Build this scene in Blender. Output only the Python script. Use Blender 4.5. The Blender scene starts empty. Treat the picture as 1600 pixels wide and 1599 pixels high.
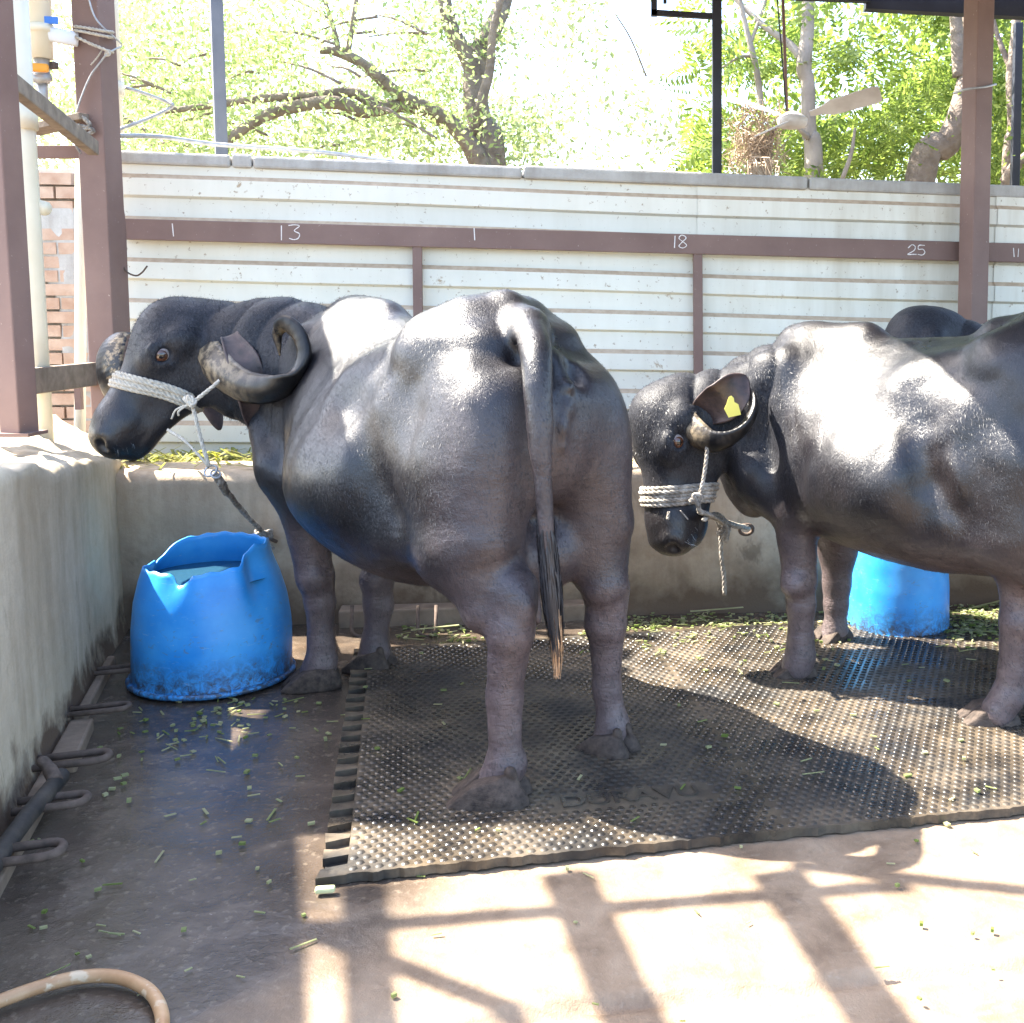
import bpy, bmesh, math, random
import numpy as np
from mathutils import Vector, Matrix
random.seed(7); RNG = np.random.default_rng(7)
scene = bpy.context.scene
COL = scene.collection

# ------------------------------------------------------------------ camera, sky, sun, exposure
FPX, CX, CY, CAMH = 1750.0, 1000.0, 642.0, 1.38
PITCH = -math.atan((CY - 480) / FPX)
cam = bpy.data.cameras.new('camera'); camo = bpy.data.objects.new('camera', cam); COL.objects.link(camo)
camo.location = (0, 0, CAMH); camo.rotation_euler = (math.pi / 2 + PITCH, 0, 0)
cam.sensor_width = 36; cam.lens = 36 * FPX / 1600
cam.shift_x = (800 - CX) / 1600; cam.shift_y = -(799.5 - CY) / 1600
cam.clip_start = 0.05; cam.clip_end = 900
scene.camera = camo

SUNV = Vector((-0.75, 0.27, 1.0)).normalized()          # towards the sun
world = bpy.data.worlds.new('World'); scene.world = world; world.use_nodes = True
wn = world.node_tree; wn.nodes.clear()
sky = wn.nodes.new('ShaderNodeTexSky'); sky.sky_type = 'NISHITA'; sky.sun_disc = False
sky.sun_elevation = math.asin(SUNV.z); sky.sun_rotation = math.atan2(SUNV.x, SUNV.y)
sky.air_density = 1.0; sky.dust_density = 2.0; sky.ozone_density = 1.0
bg = wn.nodes.new('ShaderNodeBackground'); bg.inputs['Strength'].default_value = 0.15
wo = wn.nodes.new('ShaderNodeOutputWorld')
wn.links.new(sky.outputs[0], bg.inputs[0]); wn.links.new(bg.outputs[0], wo.inputs[0])
sl = bpy.data.lights.new('sun', 'SUN'); sl.energy = 5.0; sl.angle = math.radians(0.5); sl.color = (1.0, 0.93, 0.81)
so = bpy.data.objects.new('sun', sl); COL.objects.link(so); so.rotation_euler = SUNV.to_track_quat('Z', 'Y').to_euler()
so.location = (-6, 3, 9)
vs = scene.view_settings
vs.view_transform = 'Standard'; vs.look = 'None'; vs.gamma = 1; vs.use_curve_mapping = False; vs.exposure = 2.7

# ------------------------------------------------------------------ helpers: survey points read off the photograph
_fw = np.array([0, math.cos(PITCH), math.sin(PITCH)]); _up = np.array([0, -math.sin(PITCH), math.cos(PITCH)])
def _ray(x, y): return _fw + np.array([1.0, 0, 0]) * (x - CX) / FPX - _up * (y - CY) / FPX
def at(x, y, z=0.0):
    d = _ray(x, y); return np.array([0, 0, CAMH]) + d * (z - CAMH) / d[2]
def atY(x, y, Y):
    d = _ray(x, y); return np.array([0, 0, CAMH]) + d * Y / d[1]
SH_P, SH_D = np.array([-2.5, 5.45]), np.array([1.0, 0.11]) / math.hypot(1, .11)   # line of the sheet fence in plan
def atS(x, y, off=0.0):
    d = _ray(x, y); n = np.array([-SH_D[1], SH_D[0]]); p = SH_P - n * off
    t = (n @ p) / (n @ d[:2]); return np.array([0, 0, CAMH]) + d * t

def tag(o, label=None, cat=None, group=None, kind=None):
    if label: o['label'] = label
    if cat: o['category'] = cat
    if group: o['group'] = group
    if kind: o['kind'] = kind
    return o
def empty(name, loc, label, cat, group=None):
    o = bpy.data.objects.new(name, None); COL.objects.link(o); o.location = loc
    o.empty_display_size = .1
    return tag(o, label, cat, group)
def mesh_np(name, V, F, mat, parent=None, smooth=True, attrs=None):
    """V (n,3) world coordinates, F list/array of faces"""
    me = bpy.data.meshes.new(name)
    V = np.asarray(V, dtype=np.float32)
    if parent is not None: V = V - np.array(parent_loc(parent), dtype=np.float32)
    if isinstance(F, np.ndarray):
        n, k = F.shape
        me.vertices.add(len(V)); me.vertices.foreach_set('co', V.ravel())
        me.loops.add(n * k); me.loops.foreach_set('vertex_index', F.astype(np.int32).ravel())
        me.polygons.add(n); me.polygons.foreach_set('loop_start', np.arange(0, n * k, k, dtype=np.int32))
        me.polygons.foreach_set('loop_total', np.full(n, k, dtype=np.int32))
        me.update(calc_edges=True)
    else:
        me.from_pydata([tuple(map(float, v)) for v in V], [], F)
    if smooth: me.polygons.foreach_set('use_smooth', np.ones(len(me.polygons), dtype=bool))
    for an, av in (attrs or {}).items():
        a = me.attributes.new(an, 'FLOAT', 'POINT'); a.data.foreach_set('value', np.asarray(av, dtype=np.float32))
    me.validate()
    mats = mat if isinstance(mat, (list, tuple)) else [mat]
    for m in mats: me.materials.append(m)
    o = bpy.data.objects.new(name, me); COL.objects.link(o)
    if parent is not None: o.parent = parent
    return o
def parent_loc(p):
    l = Vector((0, 0, 0))
    while p is not None: l += p.location; p = p.parent
    return l
class MB:
    """collects shapes (world coordinates) for ONE mesh object"""
    def __init__(s): s.V = []; s.F = []; s.M = []
    def add(s, vs_, fs, mi=0):
        b = len(s.V); s.V += [tuple(map(float, v)) for v in vs_]; s.F += [tuple(i + b for i in f) for f in fs]; s.M += [mi] * len(fs)
    def box(s, c, size, rz=0.0, mi=0, rot=None):
        M = rot if rot is not None else Matrix.Rotation(rz, 3, 'Z')
        hx, hy, hz = [q / 2 for q in size]; c = Vector(c)
        vv = [c + M @ Vector((x * hx, y * hy, z * hz)) for x in (-1, 1) for y in (-1, 1) for z in (-1, 1)]
        s.add(vv, [(0, 1, 3, 2), (4, 6, 7, 5), (0, 4, 5, 1), (2, 3, 7, 6), (0, 2, 6, 4), (1, 5, 7, 3)], mi)
    def bar(s, a, b, w, d, side=(1, 0, 0), mi=0):
        """square bar from a to b; w along side, d across"""
        a, b = Vector(a), Vector(b); z = (b - a).normalized(); x = Vector(side); x = (x - z * x.dot(z)).normalized(); y = z.cross(x)
        vv = [p + x * sx * w / 2 + y * sy * d / 2 for p in (a, b) for sx, sy in ((-1, -1), (1, -1), (1, 1), (-1, 1))]
        s.add(vv, [(3, 2, 1, 0), (4, 5, 6, 7)] + [(i, (i + 1) % 4, 4 + (i + 1) % 4, 4 + i) for i in range(4)], mi)
    def tube(s, pts, rad, n=8, mi=0, cap=True, squash=1.0, nrm=None):
        pts = [Vector(p) for p in pts]; m = len(pts)
        rad = list(rad) if hasattr(rad, '__len__') else [rad] * m
        prev = None; vv = []
        for i, p in enumerate(pts):
            t = (pts[min(i + 1, m - 1)] - pts[max(i - 1, 0)]).normalized()
            if prev is None:
                x = Vector(nrm) if nrm is not None else Vector((0, 0, 1)) if abs(t.z) < .9 else Vector((1, 0, 0))
            else: x = prev
            x = (x - t * x.dot(t)).normalized(); prev = x; y = t.cross(x)
            for k in range(n):
                a = 2 * math.pi * k / n
                vv.append(p + (x * math.cos(a) + y * math.sin(a) * squash) * rad[i])
        ff = [(i * n + k, i * n + (k + 1) % n, (i + 1) * n + (k + 1) % n, (i + 1) * n + k) for i in range(m - 1) for k in range(n)]
        if cap: ff += [tuple(range(n - 1, -1, -1)), tuple((m - 1) * n + k for k in range(n))]
        s.add(vv, ff, mi)
    def build(s, name, mat, parent=None, smooth=False, bevel=0.0):
        o = mesh_np(name, s.V, s.F, mat, parent, smooth)
        if any(s.M): o.data.polygons.foreach_set('material_index', s.M)
        if bevel:
            m = o.modifiers.new('bevel', 'BEVEL'); m.width = bevel; m.segments = 2; m.limit_method = 'ANGLE'
        return o
def spline(pts, n=8):
    """Catmull-Rom through pts (any dimension), n steps per span"""
    P = [np.asarray(p, float) for p in pts]; P = [2 * P[0] - P[1]] + P + [2 * P[-1] - P[-2]]
    out = []
    for i in range(1, len(P) - 2):
        for k in range(n):
            t = k / n
            out.append(.5 * (2 * P[i] + (P[i + 1] - P[i - 1]) * t + (2 * P[i - 1] - 5 * P[i] + 4 * P[i + 1] - P[i + 2]) * t * t + (3 * P[i] - P[i - 1] - 3 * P[i + 1] + P[i + 2]) * t ** 3))
    out.append(P[-2]); return out
def rope_mb(mb, pts, r, n=6, pitch=None, mi=0):
    """three twisted strands along a path"""
    pts = spline(pts, n); pitch = pitch or r * 7
    L = 0; res = []
    pv = [Vector(p) for p in pts]
    # resample evenly
    seg = r * 1.6; dense = [pv[0]]
    for a, b in zip(pv, pv[1:]):
        k = max(1, int((b - a).length / seg))
        for j in range(1, k + 1): dense.append(a.lerp(b, j / k))
    prev = None; fr = []
    for i, p in enumerate(dense):
        t = (dense[min(i + 1, len(dense) - 1)] - dense[max(i - 1, 0)])
        t = t.normalized() if t.length > 1e-9 else Vector((0, 0, 1))
        x = prev if prev else (Vector((0, 0, 1)) if abs(t.z) < .9 else Vector((1, 0, 0)))
        x = (x - t * x.dot(t)).normalized(); prev = x; fr.append((p, x, t.cross(x)))
    for s in range(3):
        line = []; L = 0
        for i, (p, x, y) in enumerate(fr):
            if i: L += (p - fr[i - 1][0]).length
            a = 2 * math.pi * (L / pitch + s / 3)
            line.append(p + (x * math.cos(a) + y * math.sin(a)) * r * .5)
        mb.tube(line, r * .58, 5, mi)

# ------------------------------------------------------------------ materials
class NT:
    def __init__(s, name):
        s.m = bpy.data.materials.new(name); s.m.use_nodes = True; s.t = s.m.node_tree; s.t.nodes.clear()
        s.out = s.n('ShaderNodeOutputMaterial'); s.b = s.n('ShaderNodeBsdfPrincipled'); s.l(s.b.outputs[0], s.out.inputs[0])
        s.co = s.n('ShaderNodeTexCoord').outputs['Object']
        s.geo = s.n('ShaderNodeNewGeometry')
        s.pos = s.geo.outputs['Position']
    def n(s, typ, **kw):
        q = s.t.nodes.new(typ)
        for k, v in kw.items(): setattr(q, k, v)
        return q
    def l(s, a, b): s.t.links.new(a, b)
    def set(s, **kw):
        names = dict(base='Base Color', rough='Roughness', spec='Specular IOR Level', metal='Metallic', coat='Coat Weight', coatr='Coat Roughness',
                     normal='Normal', alpha='Alpha', sheen='Sheen Weight', trans='Transmission Weight', ior='IOR', sss='Subsurface Weight', tint='Coat Tint', sheenr='Sheen Roughness')
        for k, v in kw.items():
            i = s.b.inputs[names[k]]
            if hasattr(v, 'is_linked') or hasattr(v, 'links'): s.l(v, i)
            else: i.default_value = (*v, 1) if isinstance(v, tuple) and len(v) == 3 else v
        return s
    def scale(s, vec, sc):
        q = s.n('ShaderNodeMapping'); s.l(vec, q.inputs[0]); q.inputs['Scale'].default_value = sc; return q.outputs[0]
    def noise(s, sc, det=4, rough=.55, vec=None, dist=0):
        q = s.n('ShaderNodeTexNoise'); q.inputs['Scale'].default_value = sc; q.inputs['Detail'].default_value = det; q.inputs['Roughness'].default_value = rough
        q.inputs['Distortion'].default_value = dist
        s.l(s.pos if vec is None else vec, q.inputs['Vector']); return q.outputs['Fac']
    def voro(s, sc, vec=None, feature='F1', out='Distance', rnd=1.0):
        q = s.n('ShaderNodeTexVoronoi'); q.feature = feature; q.inputs['Scale'].default_value = sc; q.inputs['Randomness'].default_value = rnd
        s.l(s.pos if vec is None else vec, q.inputs['Vector']); return q.outputs[out]
    def ramp(s, f, *stops):
        q = s.n('ShaderNodeValToRGB'); e = q.color_ramp.elements
        while len(e) < len(stops): e.new(0.5)
        for el, (p, c) in zip(e, stops):
            el.position = p; el.color = (*c, 1) if isinstance(c, tuple) else (c, c, c, 1)
        s.l(f, q.inputs[0]); return q.outputs[0]
    def mix(s, f, a, b, mode='MIX'):
        q = s.n('ShaderNodeMix'); q.data_type = 'RGBA'; q.blend_type = mode
        for v, i in ((f, q.inputs[0]), (a, q.inputs[6]), (b, q.inputs[7])):
            if hasattr(v, 'links'): s.l(v, i)
            else: i.default_value = (*v, 1) if isinstance(v, tuple) else v
        return q.outputs[2]
    def math(s, op, a, b=0.0, c=0.0):
        q = s.n('ShaderNodeMath', operation=op)
        for v, i in zip((a, b, c), q.inputs):
            if hasattr(v, 'links'): s.l(v, i)
            else: i.default_value = v
        return q.outputs[0]
    def bump(s, h, strength=.3, dist=.01, prev=None):
        q = s.n('ShaderNodeBump'); q.inputs['Strength'].default_value = strength; q.inputs['Distance'].default_value = dist
        s.l(h, q.inputs['Height'])
        if prev is not None: s.l(prev, q.inputs['Normal'])
        return q.outputs[0]
    def attr(s, name):
        q = s.n('ShaderNodeAttribute'); q.attribute_name = name; return q.outputs['Fac']
    def sep(s, vec):
        q = s.n('ShaderNodeSeparateXYZ'); s.l(vec, q.inputs[0]); return q.outputs
def simple(name, c1, c2, sc=8, rough=.6, bump=.2, bsc=60, bd=.004, spec=.5, det=5, metal=0.0, spots=None):
    t = NT(name); f = t.noise(sc, det); col = t.ramp(f, (.3, c1), (.7, c2))
    if spots:
        g = t.ramp(t.noise(spots[0], 3, .6), (spots[1], 0.0), (spots[1] + .06, 1.0)); col = t.mix(g, col, spots[2])
    t.set(base=col, rough=rough, spec=spec, metal=metal)
    if bump: t.set(normal=t.bump(t.noise(bsc, 4), bump, bd))
    return t.m
M = {}
def mk_floor():
    t = NT('wet_concrete')
    a = t.noise(1.1, 5, .6); b = t.noise(5.5, 6, .65, dist=.4); c = t.noise(45, 4, .6); d = t.noise(240, 3, .6)
    dry = t.ramp(b, (.28, (.12, .078, .048)), (.5, (.215, .152, .100)), (.72, (.285, .215, .150)))
    dry = t.mix(t.math('MULTIPLY', t.ramp(t.noise(2.3, 7, .75, dist=.8), (.54, 0.0), (.66, .75)), t.ramp(c, (.35, .4), (.6, 1.0))), dry, (.095, .063, .040))
    wet = t.ramp(b, (.25, (.040, .030, .023)), (.55, (.075, .057, .044)), (.8, (.135, .104, .079)))
    xyz = t.sep(t.pos)
    dx = t.math('DIVIDE', t.math('SUBTRACT', xyz[0], -1.22), .62); dy = t.math('DIVIDE', t.math('SUBTRACT', xyz[1], 3.35), 1.25)
    rad = t.math('SQRT', t.math('ADD', t.math('MULTIPLY', dx, dx), t.math('MULTIPLY', dy, dy)))
    back = t.math('MULTIPLY', t.math('SUBTRACT', xyz[1], 4.05), .9)
    left = t.math('MULTIPLY', t.math('SUBTRACT', -.62, xyz[0]), .55)
    g2 = t.math('ADD', t.math('MAXIMUM', t.math('MAXIMUM', t.math('SUBTRACT', 1.0, t.math('MULTIPLY', rad, .62)), back), left), t.math('MULTIPLY', t.math('SUBTRACT', a, .5), 1.7))
    w = t.ramp(t.math('ADD', g2, t.math('MULTIPLY', b, .3)), (.24, 0.0), (.55, 1.0))
    col = t.mix(w, dry, wet)
    speck = t.ramp(c, (.58, 0.0), (.66, 1.0)); col = t.mix(t.math('MULTIPLY', speck, .22), col, (.30, .25, .19))
    rough = t.math('SUBTRACT', t.ramp(b, (.3, .62), (.7, .8)), t.math('MULTIPLY', w, t.ramp(t.noise(3.2, 4, .6, dist=.5), (.40, .60), (.60, .48))))
    t.set(base=col, rough=rough, spec=.5)
    kw = t.math('SUBTRACT', 1.0, t.math('MULTIPLY', w, .48)); n1 = t.bump(t.math('MULTIPLY', d, kw), .35, .004); n2 = t.bump(t.math('MULTIPLY', c, kw), .35, .01, n1); t.set(normal=n2)
    return t.m
def mk_concrete(name, c1, c2, dark, damp=None):
    t = NT(name); a = t.noise(1.6, 6, .65, dist=.3); b = t.noise(14, 6, .7); s = t.noise(1.0, 5, .6, t.scale(t.pos, (9, 9, .8)))
    col = t.ramp(a, (.3, c1), (.7, c2)); col = t.mix(t.ramp(s, (.45, 0.0), (.75, .55)), col, dark)
    col = t.mix(t.math('MULTIPLY', t.ramp(b, (.4, 0.0), (.75, 1.0)), .35), col, dark)
    z = t.sep(t.pos)[2]
    if damp:
        h = t.math('ADD', z, t.math('MULTIPLY', t.math('SUBTRACT', t.noise(5, 5, .65), .5), .5))
        col = t.mix(t.ramp(h, (.04, 1.0), (damp, 0.0)), col, (.125, .084, .055))
        st = t.noise(4, 5, .7, t.scale(t.pos, (1, 1, .45)), dist=.6)
        col = t.mix(t.math('MULTIPLY', t.ramp(st, (.60, 0.0), (.66, .7)), t.ramp(z, (.1, 1.0), (.75, .15))), col, (.09, .065, .045))
    t.set(base=col, rough=.85, spec=.25)
    t.set(normal=t.bump(t.noise(90, 5, .7), .4, .006, t.bump(b, .4, .012)))
    return t.m
def mk_skin(name='buffalo_skin'):
    t = NT(name)
    leg = t.attr('leg'); hairy = t.attr('hair'); pink = t.attr('pink')
    a = t.noise(3.2, 5, .6); b = t.noise(26, 5, .65)
    dark = t.ramp(a, (.35, (.0045, .0052, .0085)), (.68, (.016, .0125, .013)))
    lg = t.ramp(t.noise(7, 5, .65), (.3, (.060, .043, .045)), (.7, (.140, .106, .106)))
    col = t.mix(leg, dark, lg)
    col = t.mix(t.math('MULTIPLY', t.ramp(b, (.55, 0.0), (.75, 1.0)), t.math('MULTIPLY', leg, .5)), col, (.17, .135, .12))
    fl = t.noise(300, 2, .5); col = t.mix(t.ramp(fl, (.66, 0.0), (.72, .22)), col, (.20, .20, .21))  # pale hair flecks; their light tone also paints in coat sparkle
    col = t.mix(t.math('MULTIPLY', hairy, .75), col, t.ramp(f_h := t.noise(150, 3, .7, t.scale(t.pos, (1, 1, .5))), (.35, (.012, .013, .017)), (.7, (.045, .047, .055))))
    mud = t.ramp(t.noise(4.2, 6, .72, dist=.4), (.60, 0.0), (.68, .5)); col = t.mix(t.math('MULTIPLY', mud, t.math('ADD', t.math('MULTIPLY', leg, .7), .12)), col, (.15, .118, .095))
    col = t.mix(pink, col, (.26, .17, .16))
    rough = t.math('ADD', t.ramp(t.noise(5, 5, .65), (.32, .25), (.68, .46)), t.math('MULTIPLY', leg, .12))
    rough = t.math('ADD', rough, t.math('MULTIPLY', hairy, .12))
    # fine short coat: streaky noise and grain, wet droplets
    hv = t.scale(t.pos, (1, 1, .45))
    f1 = t.noise(330, 3, .7, hv); f2 = t.noise(120, 4, .7, hv); f3 = t.noise(9, 5, .6)
    f4 = t.noise(230, 2, .6, t.scale(t.pos, (1, 1, .4)))
    n = t.bump(f1, .38, .0035); n = t.bump(f4, .27, .004, n); n = t.bump(f2, .25, .004, n); n = t.bump(f3, .25, .02, n)
    wr = t.noise(36, 4, .6, t.scale(t.pos, (.7, .7, 2.2)), dist=.7)
    n = t.bump(t.math('MULTIPLY', wr, leg), .4, .010, n)
    t.set(base=col, rough=rough, spec=t.math('SUBTRACT', .46, t.math('MULTIPLY', hairy, .28)), normal=n, coat=t.math('MULTIPLY', t.math('SUBTRACT', 1.0, hairy), .15), coatr=.30, sheen=.0, sheenr=.4)
    t.b.inputs['Sheen Tint'].default_value = (.75, .82, 1, 1)
    return t.m
def mk_horn():
    t = NT('horn'); u = t.attr('along'); rim = t.attr('face')
    base = t.mix(t.ramp(t.noise(28, 5, .7), (.42, 0.0), (.58, 1.0)), (.27, .215, .145), (.05, .042, .035))
    dk = t.ramp(t.noise(18, 4, .6), (.4, (.006, .006, .007)), (.85, (.03, .027, .025)))
    col = t.mix(t.ramp(u, (.10, 0.0), (.30, 1.0)), base, dk)
    col = t.mix(t.math('MULTIPLY', rim, t.ramp(t.noise(30, 5, .7), (.46, .0), (.56, .85))), col, (.26, .19, .11))
    t.set(base=col, rough=.36, spec=.26)
    w = t.n('ShaderNodeTexWave'); w.wave_type = 'BANDS'; 
    cmb = t.n('ShaderNodeCombineXYZ'); t.l(u, cmb.inputs[0]); t.l(cmb.outputs[0], w.inputs['Vector']); w.inputs['Scale'].default_value = 7; w.inputs['Distortion'].default_value = .4
    t.set(normal=t.bump(t.noise(130, 4, .6), .2, .004, t.bump(w.outputs['Fac'], .12, .004))); return t.m
def mk_hoof():
    t = NT('hoof_horn'); f = t.noise(30, 5, .7)
    t.set(base=t.ramp(f, (.35, (.026, .019, .016)), (.7, (.105, .078, .062))), rough=.75, spec=.3, normal=t.bump(t.noise(80, 5, .7, t.scale(t.pos, (1, 1, 2.5))), .6, .006)); return t.m
def mk_sheet():
    t = NT('painted_sheet'); a = t.noise(2.0, 5, .6); sp = t.noise(38, 4, .7); st = t.noise(1.2, 5, .6, t.scale(t.pos, (7, 7, .7)))
    col = t.ramp(a, (.3, (.66, .655, .575)), (.7, (.75, .735, .65)))
    x = t.sep(t.pos)[0]
    col = t.mix(t.math('MULTIPLY', t.ramp(st, (.38, 0.0), (.75, .75)), t.ramp(t.math('MULTIPLY', x, .25), (-.2, .25), (.35, 1.0))), col, (.46, .41, .31))
    col = t.mix(t.ramp(sp, (.635, 0.0), (.68, .85)), col, (.32, .25, .17))
    col = t.mix(t.ramp(t.noise(4.5, 6, .75, dist=.3), (.655, 0.0), (.70, .9)), col, (.36, .27, .17))
    t.set(base=col, rough=.5, spec=.35, normal=t.bump(t.noise(5, 3), .2, .02)); return t.m
def mk_water():
    t = NT('bucket_water'); t.set(base=(.02, .06, .09), rough=.04, spec=.5, normal=t.bump(t.noise(9, 2), .15, .01)); return t.m
def mk_leaf(name, c1, c2, tr):
    t = NT(name)
    inf = t.n('ShaderNodeNewGeometry'); r = inf.outputs['Random Per Island']
    col = t.ramp(r, (.0, c1), (1.0, c2))
    t.set(base=col, rough=.5, spec=.3)
    tl = t.n('ShaderNodeBsdfTranslucent'); t.l(t.mix(1.0, col, tr, 'MULTIPLY'), tl.inputs[0])
    ms = t.n('ShaderNodeMixShader'); ms.inputs[0].default_value = .58
    t.l(t.b.outputs[0], ms.inputs[1]); t.l(tl.outputs[0], ms.inputs[2]); t.l(ms.outputs[0], t.out.inputs[0]); return t.m
def mk_mat_rubber():
    t = NT('rubber'); a = t.noise(3.2, 5, .65, dist=.3); b = t.noise(22, 5, .7); z = t.sep(t.pos)[2]
    dirt = t.ramp(a, (.38, .10), (.64, 1.0))
    dirt = t.math('MULTIPLY', dirt, t.ramp(z, (.0242, 1.0), (.0272, .35)))
    col = t.mix(t.math('MULTIPLY', dirt, t.ramp(b, (.3, .25), (.6, .75))), (.010, .0105, .0115), (.19, .142, .09))
    t.set(base=col, rough=t.math('ADD', t.ramp(t.noise(5, 4, .6), (.44, .15), (.60, .52)), t.math('MULTIPLY', dirt, .25)), spec=.45, coat=0.0, coatr=.35, normal=t.bump(t.noise(160, 4, .6), .25, .003)); return t.m
def mk_plastic():
    t = NT('blue_plastic'); z = t.sep(t.pos)[2]; a = t.noise(5, 5, .6); s = t.noise(26, 5, .75, t.scale(t.pos, (1, 1, 1.6)), dist=1.2)
    col = t.ramp(a, (.3, (.012, .24, .68)), (.7, (.06, .37, .80)))
    g = t.math('MULTIPLY', t.ramp(s, (.58, 0.0), (.66, 1.0)), t.ramp(z, (.0, 1.0), (.40, .12)))
    col = t.mix(g, col, (.14, .15, .15)); sc_ = t.noise(16, 3, .6, t.scale(t.pos, (1, 1, 7)), dist=1.5); col = t.mix(t.ramp(sc_, (.66, 0.0), (.70, .5)), col, (.30, .48, .70))
    gr = t.math('MULTIPLY', t.ramp(z, (.015, 1.0), (.15, 0.0)), t.ramp(t.noise(30, 6, .8, dist=.6), (.40, .12), (.60, 1.0)))
    col = t.mix(t.math('MINIMUM', t.math('MULTIPLY', gr, 1.25), .92), col, (.035, .030, .025))
    t.set(base=col, rough=.38, spec=.5, normal=t.bump(t.noise(60, 3), .08, .004)); return t.m
def mk_rope():
    t = NT('jute_rope'); t.set(base=t.ramp(t.noise(70, 5, .7), (.3, (.34, .30, .24)), (.7, (.62, .57, .48))), rough=.95, spec=.1, normal=t.bump(t.noise(320, 4, .7), .6, .004)); return t.m
def mk_grime_rope():
    t = NT('grimy_rope'); t.set(base=t.ramp(t.noise(30, 5, .7), (.35, (.16, .14, .12)), (.7, (.50, .46, .40))), rough=.9, spec=.1, normal=t.bump(t.noise(320, 4, .7), .6, .004)); return t.m
def mk_steel(name, c1, c2, sp):
    t = NT(name); a = t.noise(3, 5, .6); b = t.noise(70, 4, .75)
    col = t.ramp(a, (.3, c1), (.7, c2)); col = t.mix(t.ramp(b, (.66, 0.0), (.72, .8)), col, sp)
    t.set(base=col, rough=.62, spec=.35, normal=t.bump(b, .2, .002)); return t.m
M['floor'] = mk_floor(); M['skin'] = mk_skin(); M['horn'] = mk_horn(); M['hoof'] = mk_hoof(); M['sheet'] = mk_sheet(); M['water'] = mk_water()
M['manger'] = mk_concrete('manger_concrete', (.46, .355, .245), (.62, .51, .38), (.26, .18, .12), damp=.42)
M['parapet'] = mk_concrete('parapet_concrete', (.47, .385, .265), (.66, .57, .43), (.30, .235, .155), damp=.16)
M['coping'] = mk_concrete('coping_concrete', (.36, .35, .33), (.50, .49, .46), (.2, .18, .15))
M['rubber'] = mk_mat_rubber(); M['plastic'] = mk_plastic(); M['rope'] = mk_rope(); M['rope2'] = mk_grime_rope()
M['brown'] = mk_steel('brown_painted_steel', (.160, .100, .085), (.218, .142, .120), (.42, .35, .30))
M['black'] = mk_steel('black_painted_steel', (.012, .014, .02), (.03, .035, .05), (.1, .1, .1))
M['greypost'] = mk_steel('grey_steel', (.10, .11, .13), (.17, .18, .2), (.3, .3, .3))
M['dust'] = simple('dust', (.42, .31, .21), (.55, .43, .31), 30, .95, .3)
M['pvc'] = simple('cream_pvc', (.66, .60, .45), (.76, .71, .57), 5, .45, .05)
M['white'] = simple('whitewash', (.68, .70, .72), (.80, .81, .82), 2, .85, .2)
M['brick'] = simple('brick', (.36, .225, .155), (.50, .37, .28), 9, .9, .5)
M['mortar'] = simple('mortar', (.38, .35, .30), (.52, .48, .42), 12, .95, .5)
M['iron'] = simple('rusty_iron', (.06, .042, .032), (.14, .10, .078), 40, .9, .5)
M['pipe'] = simple('dirty_rubber_pipe', (.012, .011, .011), (.07, .055, .042), 14, .7, .4)
M['stalk'] = simple('pale_stalk', (.42, .44, .22), (.55, .56, .34), 20, .7, .2)
M['galv'] = simple('galvanised_wire', (.30, .30, .30), (.46, .46, .45), 30, .45, .1, metal=.5)
M['wood'] = simple('old_wood', (.15, .115, .085), (.27, .215, .165), 20, .85, .4)
M['ledge'] = simple('dirty_ledge', (.15, .105, .07), (.26, .19, .135), 12, .8, .5)
M['bark'] = simple('bark', (.13, .10, .08), (.26, .21, .17), 10, .9, .8, 40, .02)
M['palebark'] = simple('pale_bark', (.20, .17, .14), (.36, .31, .27), 6, .85, .5, 40, .012)
M['hose'] = simple('dirty_hose', (.32, .15, .06), (.56, .36, .20), 9, .45, .2, 70, .004, spots=(26, .60, (.60, .46, .31)))
M['fan'] = simple('dusty_fan_enamel', (.42, .38, .34), (.60, .57, .53), 8, .6, .1)
M['chalk'] = simple('chalk', (.66, .63, .60), (.80, .78, .76), 60, 1.0, 0)
M['tagyellow'] = simple('yellow_tag', (.78, .66, .10), (.86, .75, .16), 5, .5, 0)
M['orange'] = simple('orange_plastic', (.75, .32, .03), (.85, .40, .05), 5, .45, 0)
M['bluecloth'] = simple('blue_plastic_strip', (.03, .15, .55), (.06, .22, .65), 5, .5, 0)
M['hair'] = simple('black_hair', (.012, .012, .015), (.03, .03, .035), 30, .45, 0)
M['tanhair'] = simple('tan_hair', (.48, .26, .12), (.66, .42, .24), 30, .6, 0)
M['whisker'] = simple('white_whisker', (.6, .6, .58), (.7, .7, .68), 30, .5, 0)
M['earskin'] = simple('ear_skin', (.022, .016, .016), (.075, .045, .040), 26, .55, .4, 120, .004)
M['earpink'] = simple('ear_inner', (.05, .028, .026), (.14, .08, .068), 30, .6, .4, 120, .004)
M['eyewhite'] = simple('eye_white', (.24, .19, .175), (.42, .36, .33), 40, .12, 0)
M['iris'] = simple('eye_iris', (.045, .018, .010), (.11, .045, .022), 60, .05, 0, spec=.8)
M['pupil'] = simple('eye_pupil', (.003, .003, .004), (.006, .006, .007), 60, .04, 0, spec=.8)
M['fodder'] = mk_leaf('fodder', (.22, .30, .07), (.62, .60, .40), (.8, .8, .5))
M['hay'] = mk_leaf('hay', (.42, .36, .16), (.36, .42, .10), (.8, .8, .4))
M['outside'] = simple('dry_earth', (.10, .075, .052), (.16, .122, .088), 3, .95, .4)
M['roof'] = simple('roof_or_shade_sheet', (.10, .10, .105), (.16, .16, .165), 3, .6, .1)
M['twig'] = simple('dry_twigs', (.30, .22, .15), (.46, .36, .26), 20, .9, .3)
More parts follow.
